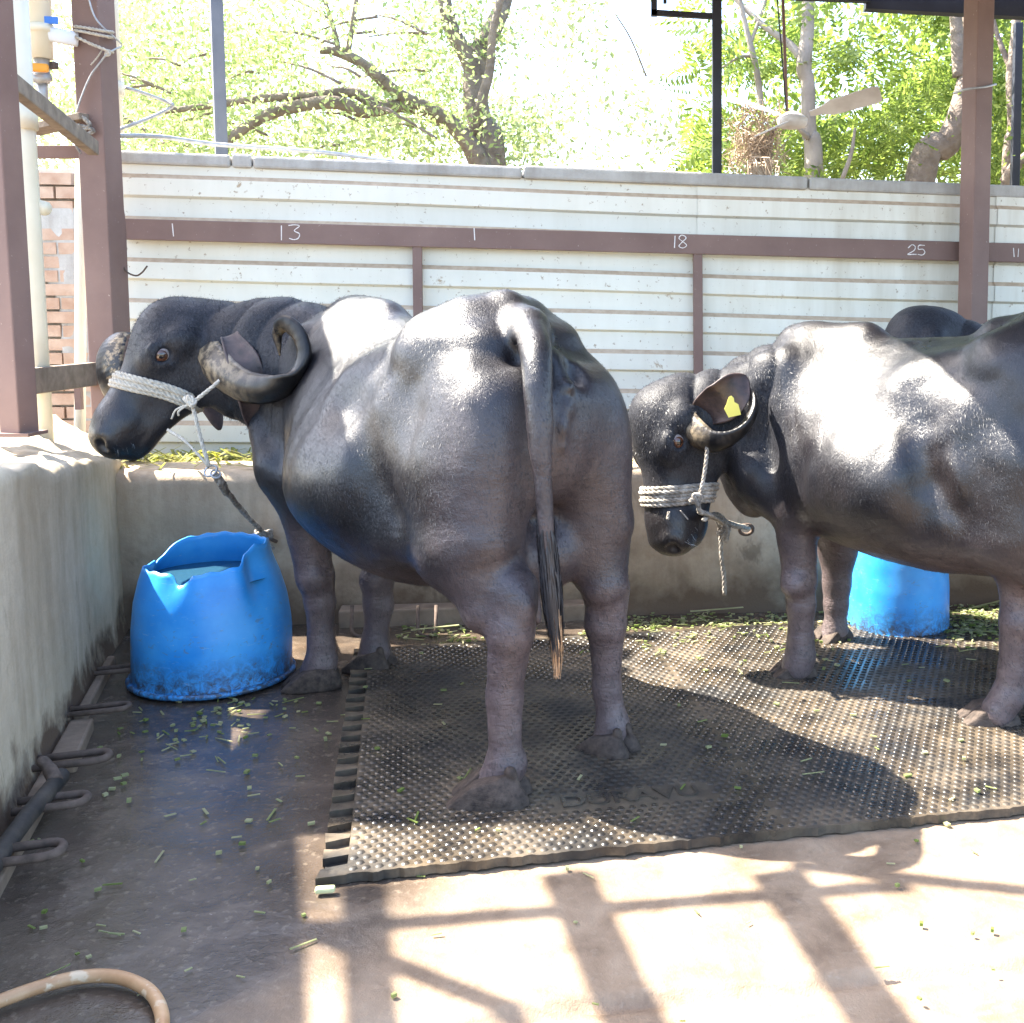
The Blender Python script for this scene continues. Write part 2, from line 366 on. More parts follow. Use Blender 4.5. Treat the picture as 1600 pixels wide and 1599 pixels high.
#%%SECTION setting
# ------------------------------------------------------------------ ground
def vnoise(x, y, seed=0):
    """smooth value noise on arrays"""
    def h(i, j):
        n = (i * 374761393 + j * 668265263 + seed * 974711) & 0x7fffffff
        n = ((n ^ (n >> 13)) * 1274126177) & 0x7fffffff
        return ((n ^ (n >> 16)) & 0xffff) / 65535.0
    xi = np.floor(x).astype(np.int64); yi = np.floor(y).astype(np.int64); fx = x - xi; fy = y - yi
    fx = fx * fx * (3 - 2 * fx); fy = fy * fy * (3 - 2 * fy)
    return (h(xi, yi) * (1 - fx) + h(xi + 1, yi) * fx) * (1 - fy) + (h(xi, yi + 1) * (1 - fx) + h(xi + 1, yi + 1) * fx) * fy
def fbm(x, y, o=4, seed=0):
    s = 0; a = .5
    for k in range(o): s = s + a * vnoise(x * 2 ** k, y * 2 ** k, seed + k); a *= .5
    return s
JA, JB = at(700, 1592), at(1600, 1490)      # joint between the two floor slabs
def build_floor():
    xs = np.linspace(-2.35, 3.2, 350); ys = np.linspace(.6, 5.25, 300)
    X, Y = np.meshgrid(xs, ys, indexing='ij')
    Z = (fbm(X * 3, Y * 3) - .5) * .010 + (fbm(X * 14, Y * 14, 3, 9) - .5) * .005
    d = JB - JA; s = ((X - JA[0]) * d[1] - (Y - JA[1]) * d[0]) / math.hypot(d[0], d[1]) + (fbm(X * 5, Y * 5, 3, 4) - .5) * .07
    Z += -.013 / (1 + np.exp(np.clip(-s / .008, -50, 50))) - .022 * np.exp(-(s / .013) ** 2)
    Z -= .004
    V = np.stack([X, Y, Z], -1).reshape(-1, 3); n, m = X.shape
    i = np.arange(n * m).reshape(n, m)
    F = np.stack([i[:-1, :-1], i[1:, :-1], i[1:, 1:], i[:-1, 1:]], -1).reshape(-1, 4)
    tag(mesh_np('floor', V, F, M['floor']), kind='structure')
    o = mesh_np('ground', [(-400, -400, -.06), (400, -400, -.06), (400, 400, -.06), (-400, 400, -.06)], [(0, 1, 2, 3)], M['outside'], smooth=False)
    tag(o, kind='structure')
build_floor()

# ------------------------------------------------------------------ walls
def grid_solid(name, fn, nu, nv, mat, parent=None):
    """closed-ish sheet from fn(u,v) -> xyz, u,v in 0..1"""
    V = [fn(i / nu, j / nv) for i in range(nu + 1) for j in range(nv + 1)]
    F = np.array([(i * (nv + 1) + j, (i + 1) * (nv + 1) + j, (i + 1) * (nv + 1) + j + 1, i * (nv + 1) + j + 1) for i in range(nu) for j in range(nv)])
    return mesh_np(name, V, F, mat, parent)
def prof(pts, v):
    """walk along a polyline profile"""
    L = [0]
    for a, b in zip(pts, pts[1:]): L.append(L[-1] + math.dist(a, b))
    s = v * L[-1]
    for k in range(len(pts) - 1):
        if s <= L[k + 1] + 1e-9:
            t = (s - L[k]) / (L[k + 1] - L[k]); return [pts[k][q] * (1 - t) + pts[k + 1][q] * t for q in (0, 1)]
    return pts[-1]
def rn(a, b, s=3.0, seed=1): return float(fbm(np.array([a * s + 50.]), np.array([b * s + 50.]), 4, seed)[0]) - .47
# left parapet: front face, worn top, back
LW0, LW1 = np.array(at(0, 1315)[:2]), np.array(at(190, 985)[:2])
lwd = (LW1 - LW0) / np.linalg.norm(LW1 - LW0); lwn = np.array([lwd[1], -lwd[0]])      # towards the yard (+x)
LWL = np.linalg.norm(LW1 - LW0)
def lw(u, v):
    s = -1.6 + u * (LWL + 1.6 + .62)
    h = float(np.interp(s, [-1.6, 0, LWL, LWL + .6], [1.04, .965, .745, .70]))
    wob = rn(s, v * 2, 2.0, 3) * .02
    pr = [(.03, -.05), (.0, .06), (-.008, h - .03), (-.022, h - .004), (-.05, h + .006), (-.44, max(h + .02, .925)), (-.46, h), (-.47, -.06)]
    a, z = prof(pr, v)
    if z > h - .03: z += rn(s * 3, a * 9, 2.0, 5) * .055; a += rn(s * 4, 3, 2, 8) * .03
    else: a += wob
    p = LW0 + lwd * s + lwn * a; return (p[0], p[1], z)
o = grid_solid('parapet_wall', lw, 170, 90, M['parapet'])
tag(o, 'low grey plastered wall along the left side with an eroded sunlit top', 'wall')
# plinth at the foot of the left wall
mb = MB()
for s0, s1, w_ in ((-.9, .42, .075), (.44, .80, .10), (.84, 1.5, .055)):
    a = LW0 + lwd * (s0 + .0); b = LW0 + lwd * s1
    pts = [(a, .02), (a, w_), (b, w_ * .9), (b, .02)]
    top = [(p[0] + lwn[0] * q, p[1] + lwn[1] * q, .035) for p, q in pts]; bot = [(x, y, -.03) for x, y, z in top]
    mb.add(top + bot, [(0, 1, 2, 3)[::-1], (0, 1, 5, 4), (1, 2, 6, 5), (2, 3, 7, 6), (3, 0, 4, 7)])
tag(mb.build('kerb_ledge', M['ledge'], bevel=.008), kind='structure')
# manger: front wall, inner slope, back
MG0, MG1 = np.array([-2.31, 4.735]), np.array([3.2, 5.27]); mgd = (MG1 - MG0) / np.linalg.norm(MG1 - MG0); mgn = np.array([mgd[1], -mgd[0]])
MGL = np.linalg.norm(MG1 - MG0)
def mg(u, v):
    s = u * MGL; h = .665
    pr = [(.02, -.05), (.0, .05), (-.012, h - .03), (-.03, h - .004), (-.06, h + .004), (-.34, h + .012), (-.36, h - .02), (-.40, h - .16)]
    a, z = prof(pr, v)
    if z > h - .03: z += rn(s * 3, a * 9, 2, 15) * .03
    else: a += rn(s, v * 2, 2, 13) * .022
    p = MG0 + mgd * s + mgn * a; return (p[0], p[1], z)
tag(grid_solid('manger_wall', mg, 240, 60, M['manger']), 'long stained concrete manger wall behind the two standing buffaloes', 'manger')
mb = MB()      # dark ledge at the manger foot
a = MG0 + mgd * 1.0; b = MG0 + mgd * 2.15
top = [(*(a + mgn * .0), .075), (*(a + mgn * .085), .07), (*(b + mgn * .085), .07), (*(b + mgn * .0), .075)]; bot = [(x, y, -.03) for x, y, z in top]
mb.add(top + bot, [(3, 2, 1, 0), (0, 1, 5, 4), (1, 2, 6, 5), (2, 3, 7, 6), (3, 0, 4, 7)])
tag(mb.build('kerb_ledge', M['ledge'], bevel=.008), kind='structure')
# fodder lying in the manger (one heap, nobody could count it)
def fodder_bed():
    V, F = [], []
    nu, nv = 160, 14
    for i in range(nu + 1):
        for j in range(nv + 1):
            s = i / nu * MGL; a = -.33 - j / nv * .36
            p = MG0 + mgd * s + mgn * a
            V.append((p[0], p[1], .60 + .03 * math.sin(j / nv * 3.1) + rn(s * 4, a * 9, 3, 22) * .08))
    for i in range(nu):
        for j in range(nv): F.append((i * (nv + 1) + j, (i + 1) * (nv + 1) + j, (i + 1) * (nv + 1) + j + 1, i * (nv + 1) + j + 1))
    for k in range(5200):
        s = random.random() * MGL; a = (-.30 if random.random() < .93 else -.04) - random.random() ** .9 * .38; p = MG0 + mgd * s + mgn * a
        z = .63 + random.random() * .055 + (.035 if a > -.36 else 0); an = random.random() * 6.28; l = random.uniform(.02, .07); w_ = random.uniform(.003, .008); ti = random.uniform(-.5, .5)
        dx, dy = math.cos(an), math.sin(an); b = len(V)
        for q, r in ((-1, -1), (1, -1), (1, 1), (-1, 1)):
            V.append((p[0] + dx * q * l - dy * r * w_, p[1] + dy * q * l + dx * r * w_, z + ti * q * l))
        F.append((b, b + 1, b + 2, b + 3))
    o = mesh_np('manger_fodder', V, F, M['hay'], smooth=False)
    tag(o, kind='stuff')
fodder_bed()

# ------------------------------------------------------------------ sheet fence, masonry wall behind, coping blocks
SN = np.array([SH_D[1], -SH_D[0], 0])        # towards the yard
SD3 = np.array([SH_D[0], SH_D[1], 0])
XTL, XTR = atS(180, 253), atS(1600, 308)
slopez = (XTR[2] - XTL[2]) / np.linalg.norm(XTR[:2] - XTL[:2])
def S(s, z, off=0.0):
    """point on the sheet: s metres along from its left end, z below/above the slanted top edge datum"""
    return XTL + SD3 * s + np.array([0, 0, slopez * s + z]) + SN * off
fence = empty('sheet_fence', XTL * [1, 1, 0], 'long pale ribbed metal sheet fence across the back behind the manger', 'fence')
PITCHR, RD = .1985, .024
def rib_profile():
    z = 0.0; pr = [(0.0, .0)]; fm = []
    z0 = -.052
    k = 0
    while z0 - k * PITCHR > -1.75:
        t = z0 - k * PITCHR
        pr += [(t, 0.0), (t - .021, RD), (t - .100, RD), (t - .112, 0.0)]
        k += 1
    pr.append((-1.72, 0.0)); return [p for p in pr if p[0] >= -1.73]
RP = rib_profile()
def sheet(s0, s1, off, name='ribbed_sheet'):
    V, F, MI = [], [], []
    n = 24
    for i in range(n + 1):
        s = s0 + (s1 - s0) * i / n
        for z, q in RP: V.append(S(s, z + math.sin(s * 2.1 + z * 5) * .003, q + off + math.sin(s * 1.7 + z * 3) * .006))
    m = len(RP)
    for i in range(n):
        for j in range(m - 1):
            F.append((i * m + j, i * m + j + 1, (i + 1) * m + j + 1, (i + 1) * m + j))
            MI.append(1 if RP[j + 1][1] > RP[j][1] else 0)
    o = mesh_np(name, V, F, [M['sheet'], M['dust']], fence, smooth=False); o.data.polygons.foreach_set('material_index', MI)
    sm = o.modifiers.new('thickness', 'SOLIDIFY'); sm.thickness = .002; sm.offset = -1
    return o
seam = np.linalg.norm(atS(1572, 310)[:2] - XTL[:2])
sheet(.0, 2.9, 0); sheet(2.82, seam, .006); sheet(seam - .06, seam + 2.6, .012)
# nail heads / screws on the fence are tiny: left to the material
bw = empty('boundary_wall', (*(XTL[:2] - SN[:2] * .15), 0), 'masonry boundary wall capped with concrete blocks behind the sheets', 'wall')
mb = MB()
a, b = S(-.5, -.01, -.045), S(seam + 2.6, -.01, -.045)
def slab(mb, s0, s1, z0, z1, o0, o1, mi=0):
    P = [S(s0, z0, o0), S(s1, z0, o0), S(s1, z0, o1), S(s0, z0, o1), S(s0, z1, o0), S(s1, z1, o0), S(s1, z1, o1), S(s0, z1, o1)]
    mb.add(P, [(0, 1, 2, 3), (7, 6, 5, 4), (0, 4, 5, 1), (1, 5, 6, 2), (2, 6, 7, 3), (3, 7, 4, 0)], mi)
slab(mb, -.02, seam + 2.6, -2.4, -.012, -.04, -.26); mb.build('masonry', M['coping'], bw)
s = -.02; k = 0
lens = [.56, .10, 1.30, 1.45, 1.2, 1.3, 1.2]
for L_ in lens:
    mb = MB(); hgt = .045 + (.005 if k % 2 else 0) + .012 * random.random()
    if k == 0: hgt = .052
    slab(mb, s + .004, s + L_ - .004, -.008, hgt, .02 + .01 * random.random(), -.27)
    ob = mb.build('coping_block', M['coping'], bw, bevel=.012); s += L_; k += 1

# brown steel rail with struts and chalk numbers
rl = empty('steel_rail', (*atS(190, 358, .05)[:2], 0), 'brown steel rail with chalked numbers and two struts, fixed across the sheets', 'rail')
R0, R1 = atS(186, 358, .055), atS(1720, 399, .055)
mb = MB(); mb.bar(R0, R0 + (R1 - R0) * 1.42, .098, .035, side=(0, 0, 1)); mb.build('rail_bar', M['brown'], rl, bevel=.003)
for x0, y0, x1, y1 in ((652, 383, 655, 640), (1090, 395, 1092, 760)):
    mb = MB(); p, q = atS(x0, y0, .05), atS(x1, y1, .05); mb.bar(p, q, .046, .03, side=SD3); mb.build('strut', M['brown'], rl, bevel=.003)
railn = SN * .0190
def chalk(name, strokes):
    mb = MB()
    for st in strokes:
        pts = [atS(x, y, .055) + railn + np.array([0, 0, 0]) for x, y in st]
        if len(pts) > 2: pts = spline(pts, 5)
        mb.tube(pts, [.0024 * random.uniform(.6, 1.15) for _ in pts], 4, squash=.35, nrm=(0, 0, 1))
    mb.build(name, M['chalk'], rl)
chalk('chalk_mark', [[(271, 350), (273, 370)]])
chalk('chalk_mark', [[(441, 353), (441, 376)]])
chalk('chalk_number', [[(452, 353), (462, 352), (469, 354), (461, 361), (469, 366), (467, 373), (460, 375), (453, 373)]])
chalk('chalk_mark', [[(741, 357), (742, 376)]])
chalk('chalk_number', [[(1054, 369), (1053, 388)], [(1070, 370), (1064, 368), (1060, 373), (1066, 378), (1072, 384), (1066, 388), (1060, 385), (1066, 378), (1071, 373), (1069, 369)]])
chalk('chalk_number', [[(1417, 388), (1423, 383), (1428, 386), (1426, 392), (1416, 398), (1423, 398), (1430, 398)], [(1443, 384), (1434, 384), (1433, 390), (1440, 390), (1443, 395), (1439, 399), (1432, 398)]])
chalk('chalk_mark', [[(1581, 388), (1582, 402)], [(1589, 389), (1588, 402)]])
# ------------------------------------------------------------------ posts
def square_post(name, pa, pb, w, d, mat, label, cat='post', side=(1, 0, 0), plate=None, group=None):
    pa, pb = Vector(pa), Vector(pb)
    t = empty(name, pa, label, cat, group)
    mb = MB(); mb.bar(pa, pb, w, d, side=side); mb.build('shaft', mat, t, bevel=.005)
    if plate:
        mb = MB(); mb.box(pa + Vector((0, 0, .006)), (w * 1.5, d * 1.5, .012)); mb.build('base_plate', mat, t)
    return t
def ext(a, b, z):
    a, b = np.array(a), np.array(b); return a + (b - a) * (z - a[2]) / (b[2] - a[2])
ROOFZ = 3.15
a, b = atY(31, 680, 3.95), atY(-11, 0, 3.95)
square_post('steel_post', a, ext(a, b, ROOFZ), .088, .088, M['brown'], 'thin brown steel post standing on the left plastered wall', side=(.94, -.3, 0), plate=1)
a, b = atY(176, 640, 5.12), atY(145, 0, 5.12)
square_post('steel_post', ext(a, b, .55), ext(a, b, ROOFZ), .128, .128, M['brown'], 'thick brown steel post with white rope wraps behind the buffalo with curled horns', side=(.98, -.15, 0))
a, b = atS(1519, 520, .16), atS(1530, 0, .16)
square_post('steel_post', ext(a, b, .0), ext(a, b, ROOFZ), .112, .100, M['brown'], 'brown steel post at the right crossing the chalked rail', side=(.88, .47, 0))
a, b = atY(346, 236, 5.95), atY(338, 0, 5.95)
square_post('steel_post', ext(a, b, 1.6), ext(a, b, 3.4), .062, .05, M['greypost'], 'slim grey post with one pale edge rising above the coping', side=(.9, .43, 0))
a, b = atY(1120, 275, 6.35), atY(1120, 0, 6.35)
square_post('steel_post', ext(a, b, 1.5), ext(a, b, ROOFZ), .052, .06, M['black'], 'black steel post standing at the coping beside the dry twigs', side=(1, 0, 0))
a, b = atY(1590, 90, 7.2), atY(1592, 0, 7.2)
square_post('steel_post', ext(a, b, 0), ext(a, b, ROOFZ), .05, .05, M['black'], 'black steel post at the far right edge behind the trees', side=(1, 0, 0))
# black bracket frame beside the black post
mb = MB(); 
q = [atY(1022, -30, 6.35), atY(1022, 20, 6.35), atY(1113, 26, 6.35)]
mb.bar(q[0], q[1] + np.array([0, 0, -.02]), .034, .03); mb.bar(q[1] + np.array([-.017, 0, 0]), q[2], .03, .03, side=(0, 0, 1))
mb.bar(q[0] + np.array([.06, 0, 0]), q[1] + np.array([.06, 0, .05]), .02, .03)
mb.build('black_bracket', M['black']); tag(bpy.data.objects['black_bracket'], 'black angle bracket frame hanging beside the black post', 'bracket')
# braces and small rails at the left
mb = MB(); mb.bar(atY(16, 128, 3.99), atY(146, 232, 4.98), .062, .045, side=(0, 0, 1)); tag(mb.build('diagonal_brace', M['wood'], bevel=.004), 'grey wooden brace slanting between the two left posts', 'brace')
mb = MB(); mb.bar(atY(46, 205, 5.2), atY(140, 184, 5.06), .03, .11, side=(0, 0, 1)); tag(mb.build('wood_scrap', M['wood'], bevel=.003), 'short weathered board lying under the rope knot on the left brace', 'board')
mb = MB(); mb.bar(atY(-60, 238, 5.35), atY(150, 238, 5.35), .058, .04, side=(0, 0, 1)); tag(mb.build('steel_crossbar', M['brown'], bevel=.003), 'short brown crossbar above the brick wall at the left', 'crossbar')
mb = MB(); mb.bar(atY(-40, 606, 4.02), atY(150, 584, 5.1), .105, .04, side=(0, 0, 1)); tag(mb.build('steel_crossbar', M['wood'], bevel=.004), 'tan crossbar low between the left posts, just above the plastered wall', 'crossbar')
mb = MB(); mb.bar(atY(124, 640, 5.4), atY(122, 590, 5.4), .03, .03); tag(mb.build('steel_stub', M['brown']), 'tiny brown stub under the tan crossbar', 'stub')
# roof: sheeted on the right; unseen purlins and added sheets over the left, placed for shade
roof = empty('shed_roof', (0, 4, ROOFZ), 'dark shed roof edge with steel purlins along the top right', 'roof')
SO = np.array([SUNV.x / SUNV.z, SUNV.y / SUNV.z, 0])
def up(px, py, z=0.0, zr=ROOFZ):          # where the sunbeam that lands on this floor point crosses the roof
    p = at(px, py, z); return p + np.array([SO[0], SO[1], 1]) * (zr - z)
def roof_or_shade_sheet(x0, x1, y0, y1, n):
    for k in range(n):
        xa = x0 + (x1 - x0) * k / n; xb = x0 + (x1 - x0) * (k + 1) / n + .02
        V, F = [], []
        m = 12
        for i in range(m + 1):
            x = xa + (xb - xa) * i / m; z = ROOFZ + .06 + (.02 if i % 3 == 1 else 0)
            V += [(x, y0, z + .02 * (k % 2)), (x, y1, z + .02 * (k % 2))]
        F = [(2 * i, 2 * i + 2, 2 * i + 3, 2 * i + 1) for i in range(m)]
        o = mesh_np('roof_or_shade_sheet', V, F, M['roof'], roof, smooth=False)
        sm = o.modifiers.new('thickness', 'SOLIDIFY'); sm.thickness = .003
roof_or_shade_sheet(-.52, 4.6, 2.9, 6.45, 6)
roof_or_shade_sheet(-3.70, -2.56, 3.70, 5.25, 2)  # added unseen sheets, keep the sun off the first buffalo's head and mat
def purlin_or_shade_bar(a, b, w=.07, d=.06):
    mb = MB(); mb.bar(a, b, w, d, side=(0, 0, 1) if abs(np.array(b)[2] - np.array(a)[2]) < .5 else (1, 0, 0)); mb.build('purlin_or_shade_bar', M['brown'], roof)
def shade_line(p, q, w=.07, e0=0, e1=0):
    a, b = up(*p), up(*q); d = b - a; purlin_or_shade_bar(a - d * e0, b + d * e1, .05, w)
shade_line((568, 1400), (580, 1599), .075, .1, .3)
shade_line((884, 1362), (985, 1590), .10, 0, .3)
shade_line((1214, 1362), (1350, 1560), .105, 0, .3)
shade_line((450, 1452), (1260, 1392), .04, .3, .2)
shade_line((1262, 1352), (1620, 1392), .05, .05, .5)
shade_line((452, 1440), (760, 1560), .05, .1, .1)
for y in (6.2,):
    purlin_or_shade_bar((-1.2, y, ROOFZ), (4.6, y, ROOFZ), .11, .07)
purlin_or_shade_bar((-.44, 3.0, ROOFZ), (-.44, 6.4, ROOFZ), .1, .06); purlin_or_shade_bar((2.6, 3.0, ROOFZ), (2.6, 6.4, ROOFZ), .1, .06)
shade_line((402, 1290), (398, 1599), .17, .35, .2)  # added unseen strip, carries the left wall's shade further across the floor
mb = MB(); mb.bar(atY(1352, -2, 6.6), atY(1660, 14, 6.6), .13, .08, side=(0, 0, 1)); mb.build('fascia', M['black'], roof)
mb = MB(); mb.bar(atY(1130, -9, 6.55), atY(1360, 0, 6.55), .03, .05, side=(0, 0, 1)); mb.build('purlin_or_shade_bar', M['black'], roof)
#%%SECTION buffalo
# ------------------------------------------------------------------ body surfaces: blended volumes -> one continuous mesh
def vnoise3(P, f, seed=0):
    q = P * f + 100.0; i = np.floor(q).astype(np.int64); t = q - i; t = t * t * (3 - 2 * t)
    def h(a, b, c):
        n = (a * 374761393 + b * 668265263 + c * 1442695041 + seed * 974711) & 0x7fffffff
        n = ((n ^ (n >> 13)) * 1274126177) & 0x7fffffff
        return ((n ^ (n >> 16)) & 0xffff) / 65535.0
    r = 0
    for a in (0, 1):
        for b in (0, 1):
            for c in (0, 1):
                r = r + h(i[:, 0] + a, i[:, 1] + b, i[:, 2] + c) * (t[:, 0] if a else 1 - t[:, 0]) * (t[:, 1] if b else 1 - t[:, 1]) * (t[:, 2] if c else 1 - t[:, 2])
    return r - .5
class Field:
    def __init__(s, lo, hi, res):
        s.lo = np.array(lo, float); s.res = res
        s.n = np.ceil((np.array(hi) - s.lo) / res).astype(int) + 1
        s.ax = [s.lo[i] + np.arange(s.n[i]) * res for i in range(3)]
        s.d = np.full(tuple(s.n), .35, dtype=np.float32)
    def _sl(s, lo, hi, pad):
        a = np.maximum(np.floor((np.array(lo) - pad - s.lo) / s.res).astype(int), 0); b = np.minimum(np.ceil((np.array(hi) + pad - s.lo) / s.res).astype(int) + 1, s.n)
        if np.any(b <= a): return None, None
        sl = tuple(slice(a[i], b[i]) for i in range(3))
        g = [s.ax[i][sl[i]].astype(np.float32) for i in range(3)]
        return sl, (g[0][:, None, None], g[1][None, :, None], g[2][None, None, :])
    def comb(s, sl, v, k, sub=False):
        a = s.d[sl]; v = v.astype(np.float32)
        if sub:
            v = -v; h = np.clip(.5 - .5 * (v - a) / k, 0, 1); r = v + (a - v) * h + k * h * (1 - h)
        else:
            h = np.clip(.5 + .5 * (v - a) / k, 0, 1); r = v + (a - v) * h - k * h * (1 - h)
        s.d[sl] = r
    def ell(s, c, r, k=.04, R=None, sub=False):
        """ellipsoid; R rows = its axes in world"""
        c = np.array(c, float); r = np.array(r, float); R = np.eye(3) if R is None else np.array(R, float)
        ext_ = np.sqrt(((R.T * r) ** 2).sum(1))
        sl, g = s._sl(c - ext_, c + ext_, k + .03)
        if sl is None: return
        x, y, z = g[0] - c[0], g[1] - c[1], g[2] - c[2]
        q = [(x * R[i][0] + y * R[i][1] + z * R[i][2]) for i in range(3)]
        k0 = np.sqrt(sum((q[i] / r[i]) ** 2 for i in range(3))); k1 = np.sqrt(sum((q[i] / r[i] ** 2) ** 2 for i in range(3))) + 1e-6
        s.comb(sl, k0 * (k0 - 1) / k1, k, sub)
    def cone(s, a, b, ra, rb, k=.04, sub=False):
        a = np.array(a, float); b = np.array(b, float)
        m = max(ra, rb); sl, g = s._sl(np.minimum(a, b) - m, np.maximum(a, b) + m, k + .03)
        if sl is None: return
        d = b - a; L2 = d @ d + 1e-12
        x, y, z = g[0] - a[0], g[1] - a[1], g[2] - a[2]
        t = np.clip((x * d[0] + y * d[1] + z * d[2]) / L2, 0, 1)
        v = np.sqrt((x - t * d[0]) ** 2 + (y - t * d[1]) ** 2 + (z - t * d[2]) ** 2) - (ra + (rb - ra) * t)
        s.comb(sl, v, k, sub)
    def chain(s, pts, rad, k=.04, ksub=.03):
        for i in range(len(pts) - 1): s.cone(pts[i], pts[i + 1], rad[i], rad[i + 1], k if i == 0 else ksub)
    def hit(s, x, y, y0=2.6, y1=4.8):
        """first surface point on the line of sight through a survey pixel"""
        for Y in np.arange(y0, y1, s.res * .5):
            p = atY(x, y, Y); i = np.round((p - s.lo) / s.res).astype(int)
            if np.all(i >= 0) and np.all(i < s.n) and s.d[tuple(i)] < 0: return np.array(p)
        return np.array(atY(x, y, y1))
    def plane_cut(s, z): 
        g = s.ax[2].astype(np.float32)[None, None, :]; s.d = np.maximum(s.d, (z - g) + 0 * s.d)
    def mesh(s):
        """surface nets"""
        d = s.d; sg = d < 0; n = d.shape
        c = np.zeros(tuple(q - 1 for q in n), dtype=np.int8)
        for i in (0, 1):
            for j in (0, 1):
                for k in (0, 1): c += sg[i:n[0] - 1 + i, j:n[1] - 1 + j, k:n[2] - 1 + k]
        act = (c > 0) & (c < 8); I, J, K = np.nonzero(act)
        idx = -np.ones(act.shape, dtype=np.int32); idx[I, J, K] = np.arange(len(I))
        acc = np.zeros((len(I), 3)); cnt = np.zeros(len(I))
        cor = [(i, j, k) for i in (0, 1) for j in (0, 1) for k in (0, 1)]
        val = {q: d[I + q[0], J + q[1], K + q[2]].astype(float) for q in cor}
        for a in cor:
            for ax in range(3):
                if a[ax] == 0:
                    b = list(a); b[ax] = 1; b = tuple(b); va, vb = val[a], val[b]; m = (va < 0) != (vb < 0)
                    t = np.where(m, va / np.where(m, va - vb, 1), 0)
                    p = np.array(a, float)[None, :].repeat(len(I), 0); p[:, ax] += t
                    acc[m] += p[m]; cnt[m] += 1
        V = s.lo + (np.stack([I, J, K], 1) + acc / cnt[:, None]) * s.res
        Fs = []
        for ax in range(3):
            o1, o2 = (ax + 1) % 3, (ax + 2) % 3
            a = sg; sl0 = [slice(None)] * 3; sl1 = [slice(None)] * 3; sl0[ax] = slice(0, n[ax] - 1); sl1[ax] = slice(1, n[ax])
            s0, s1 = a[tuple(sl0)], a[tuple(sl1)]
            ch = np.argwhere(s0 != s1)
            ok = (ch[:, o1] > 0) & (ch[:, o2] > 0) & (ch[:, o1] < n[o1] - 1) & (ch[:, o2] < n[o2] - 1); ch = ch[ok]
            ins = s0[tuple(ch.T)]
            def id_(e1, e2):
                q = ch.copy(); q[:, o1] -= e1; q[:, o2] -= e2; return idx[tuple(q.T)]
            f = np.stack([id_(1, 1), id_(0, 1), id_(0, 0), id_(1, 0)], 1)
            f[~ins] = f[~ins][:, ::-1]; Fs.append(f)
        return V, np.concatenate(Fs)
def relax(V, F, it=2, lam=.5):
    E = np.concatenate([F[:, [0, 1]], F[:, [1, 2]], F[:, [2, 3]], F[:, [3, 0]]])
    for _ in range(it):
        acc = np.zeros_like(V); cnt = np.zeros(len(V))
        for a, b in ((0, 1), (1, 0)):
            for ax in range(3): acc[:, ax] += np.bincount(E[:, a], V[E[:, b], ax], len(V))
            cnt += np.bincount(E[:, a], minlength=len(V))
        V = V + lam * (acc / np.maximum(cnt, 1)[:, None] - V)
    return V
def vnormals(V, F):
    n = np.cross(V[F[:, 2]] - V[F[:, 0]], V[F[:, 3]] - V[F[:, 1]]); N = np.zeros_like(V)
    for c in range(4):
        for ax in range(3): N[:, ax] += np.bincount(F[:, c], n[:, ax], len(V))
    return N / (np.linalg.norm(N, axis=1)[:, None] + 1e-12)
def smooth_table(xs, ys, lo, hi, n=400, w=25):
    X = np.linspace(lo, hi, n); Y = np.interp(X, xs, ys); k = np.hanning(w); k /= k.sum()
    return X, np.convolve(np.pad(Y, w // 2, mode='edge'), k, 'valid')[:n]
class Frame:
    """animal frame: x forward, y to its left, z up"""
    def __init__(s, O, h, sc):
        h = np.array([h[0], h[1], 0.]); s.h = h / np.linalg.norm(h); s.l = np.array([-s.h[1], s.h[0], 0]); s.O = np.array([O[0], O[1], 0.]); s.sc = sc; s.u = np.array([0, 0, 1.])
    def __call__(s, x, y, z): return s.O + (s.h * x + s.l * y + s.u * z) * s.sc
    @property
    def R(s): return np.stack([s.h, s.l, s.u])
class HeadFrame:
    """f along the face to the muzzle, l to the animal's left, u out of the forehead"""
    def __init__(s, P, f, u, sc, fs=.92):
        s.P = np.array(P, float); s.f = np.array(f, float); s.f /= np.linalg.norm(s.f); u = np.array(u, float); u -= s.f * (u @ s.f); s.u = u / np.linalg.norm(u); s.l = np.cross(s.u, s.f); s.sc = sc; s.fs = fs
    def __call__(s, f, l, u): return s.P + (s.f * f * s.fs + s.l * l + s.u * u) * s.sc
    @property
    def R(s): return np.stack([s.f, s.l, s.u])
def trunk(fd, A, T, k=.05):
    """lofted barrel. T rows: x, z top, z bottom, half width, taper of the upper half"""
    T = np.array(sorted(T)); lo, hi = T[0, 0], T[-1, 0]
    tabs = [smooth_table(T[:, 0], T[:, i], lo, hi) for i in range(1, 5)]
    pts = np.array([A(x, y, z) for x in (lo - .1, hi + .1) for y in (-.5, .5) for z in (.4, 1.5)])
    sl, g = fd._sl(pts.min(0), pts.max(0), .05)
    x0, y0, z0 = g[0] - A.O[0], g[1] - A.O[1], g[2] - A.O[2]
    lx = (x0 * A.h[0] + y0 * A.h[1] + 0 * z0) / A.sc; ly = (x0 * A.l[0] + y0 * A.l[1] + 0 * z0) / A.sc; lz = z0 / A.sc + 0 * lx
    xc = np.clip(lx, lo, hi)
    zt, zb, hw, tp = [np.interp(xc, t[0], t[1]) for t in tabs]
    zc = zb + (zt - zb) * .46; t = np.where(lz > zc, (lz - zc) / (zt - zc), (lz - zc) / (zc - zb))
    w = hw * (1 - tp * np.clip(t, 0, 1.2) ** 1.5)
    cap = np.maximum(lx - hi, 0) + np.maximum(lo - lx, 0)
    r = np.sqrt((ly / w) ** 2 + t ** 2 + (cap / .12) ** 2)
    v = (r - 1) * np.minimum(hw, (zt - zb) * .5) * .85 * A.sc
    fd.comb(sl, v, k)
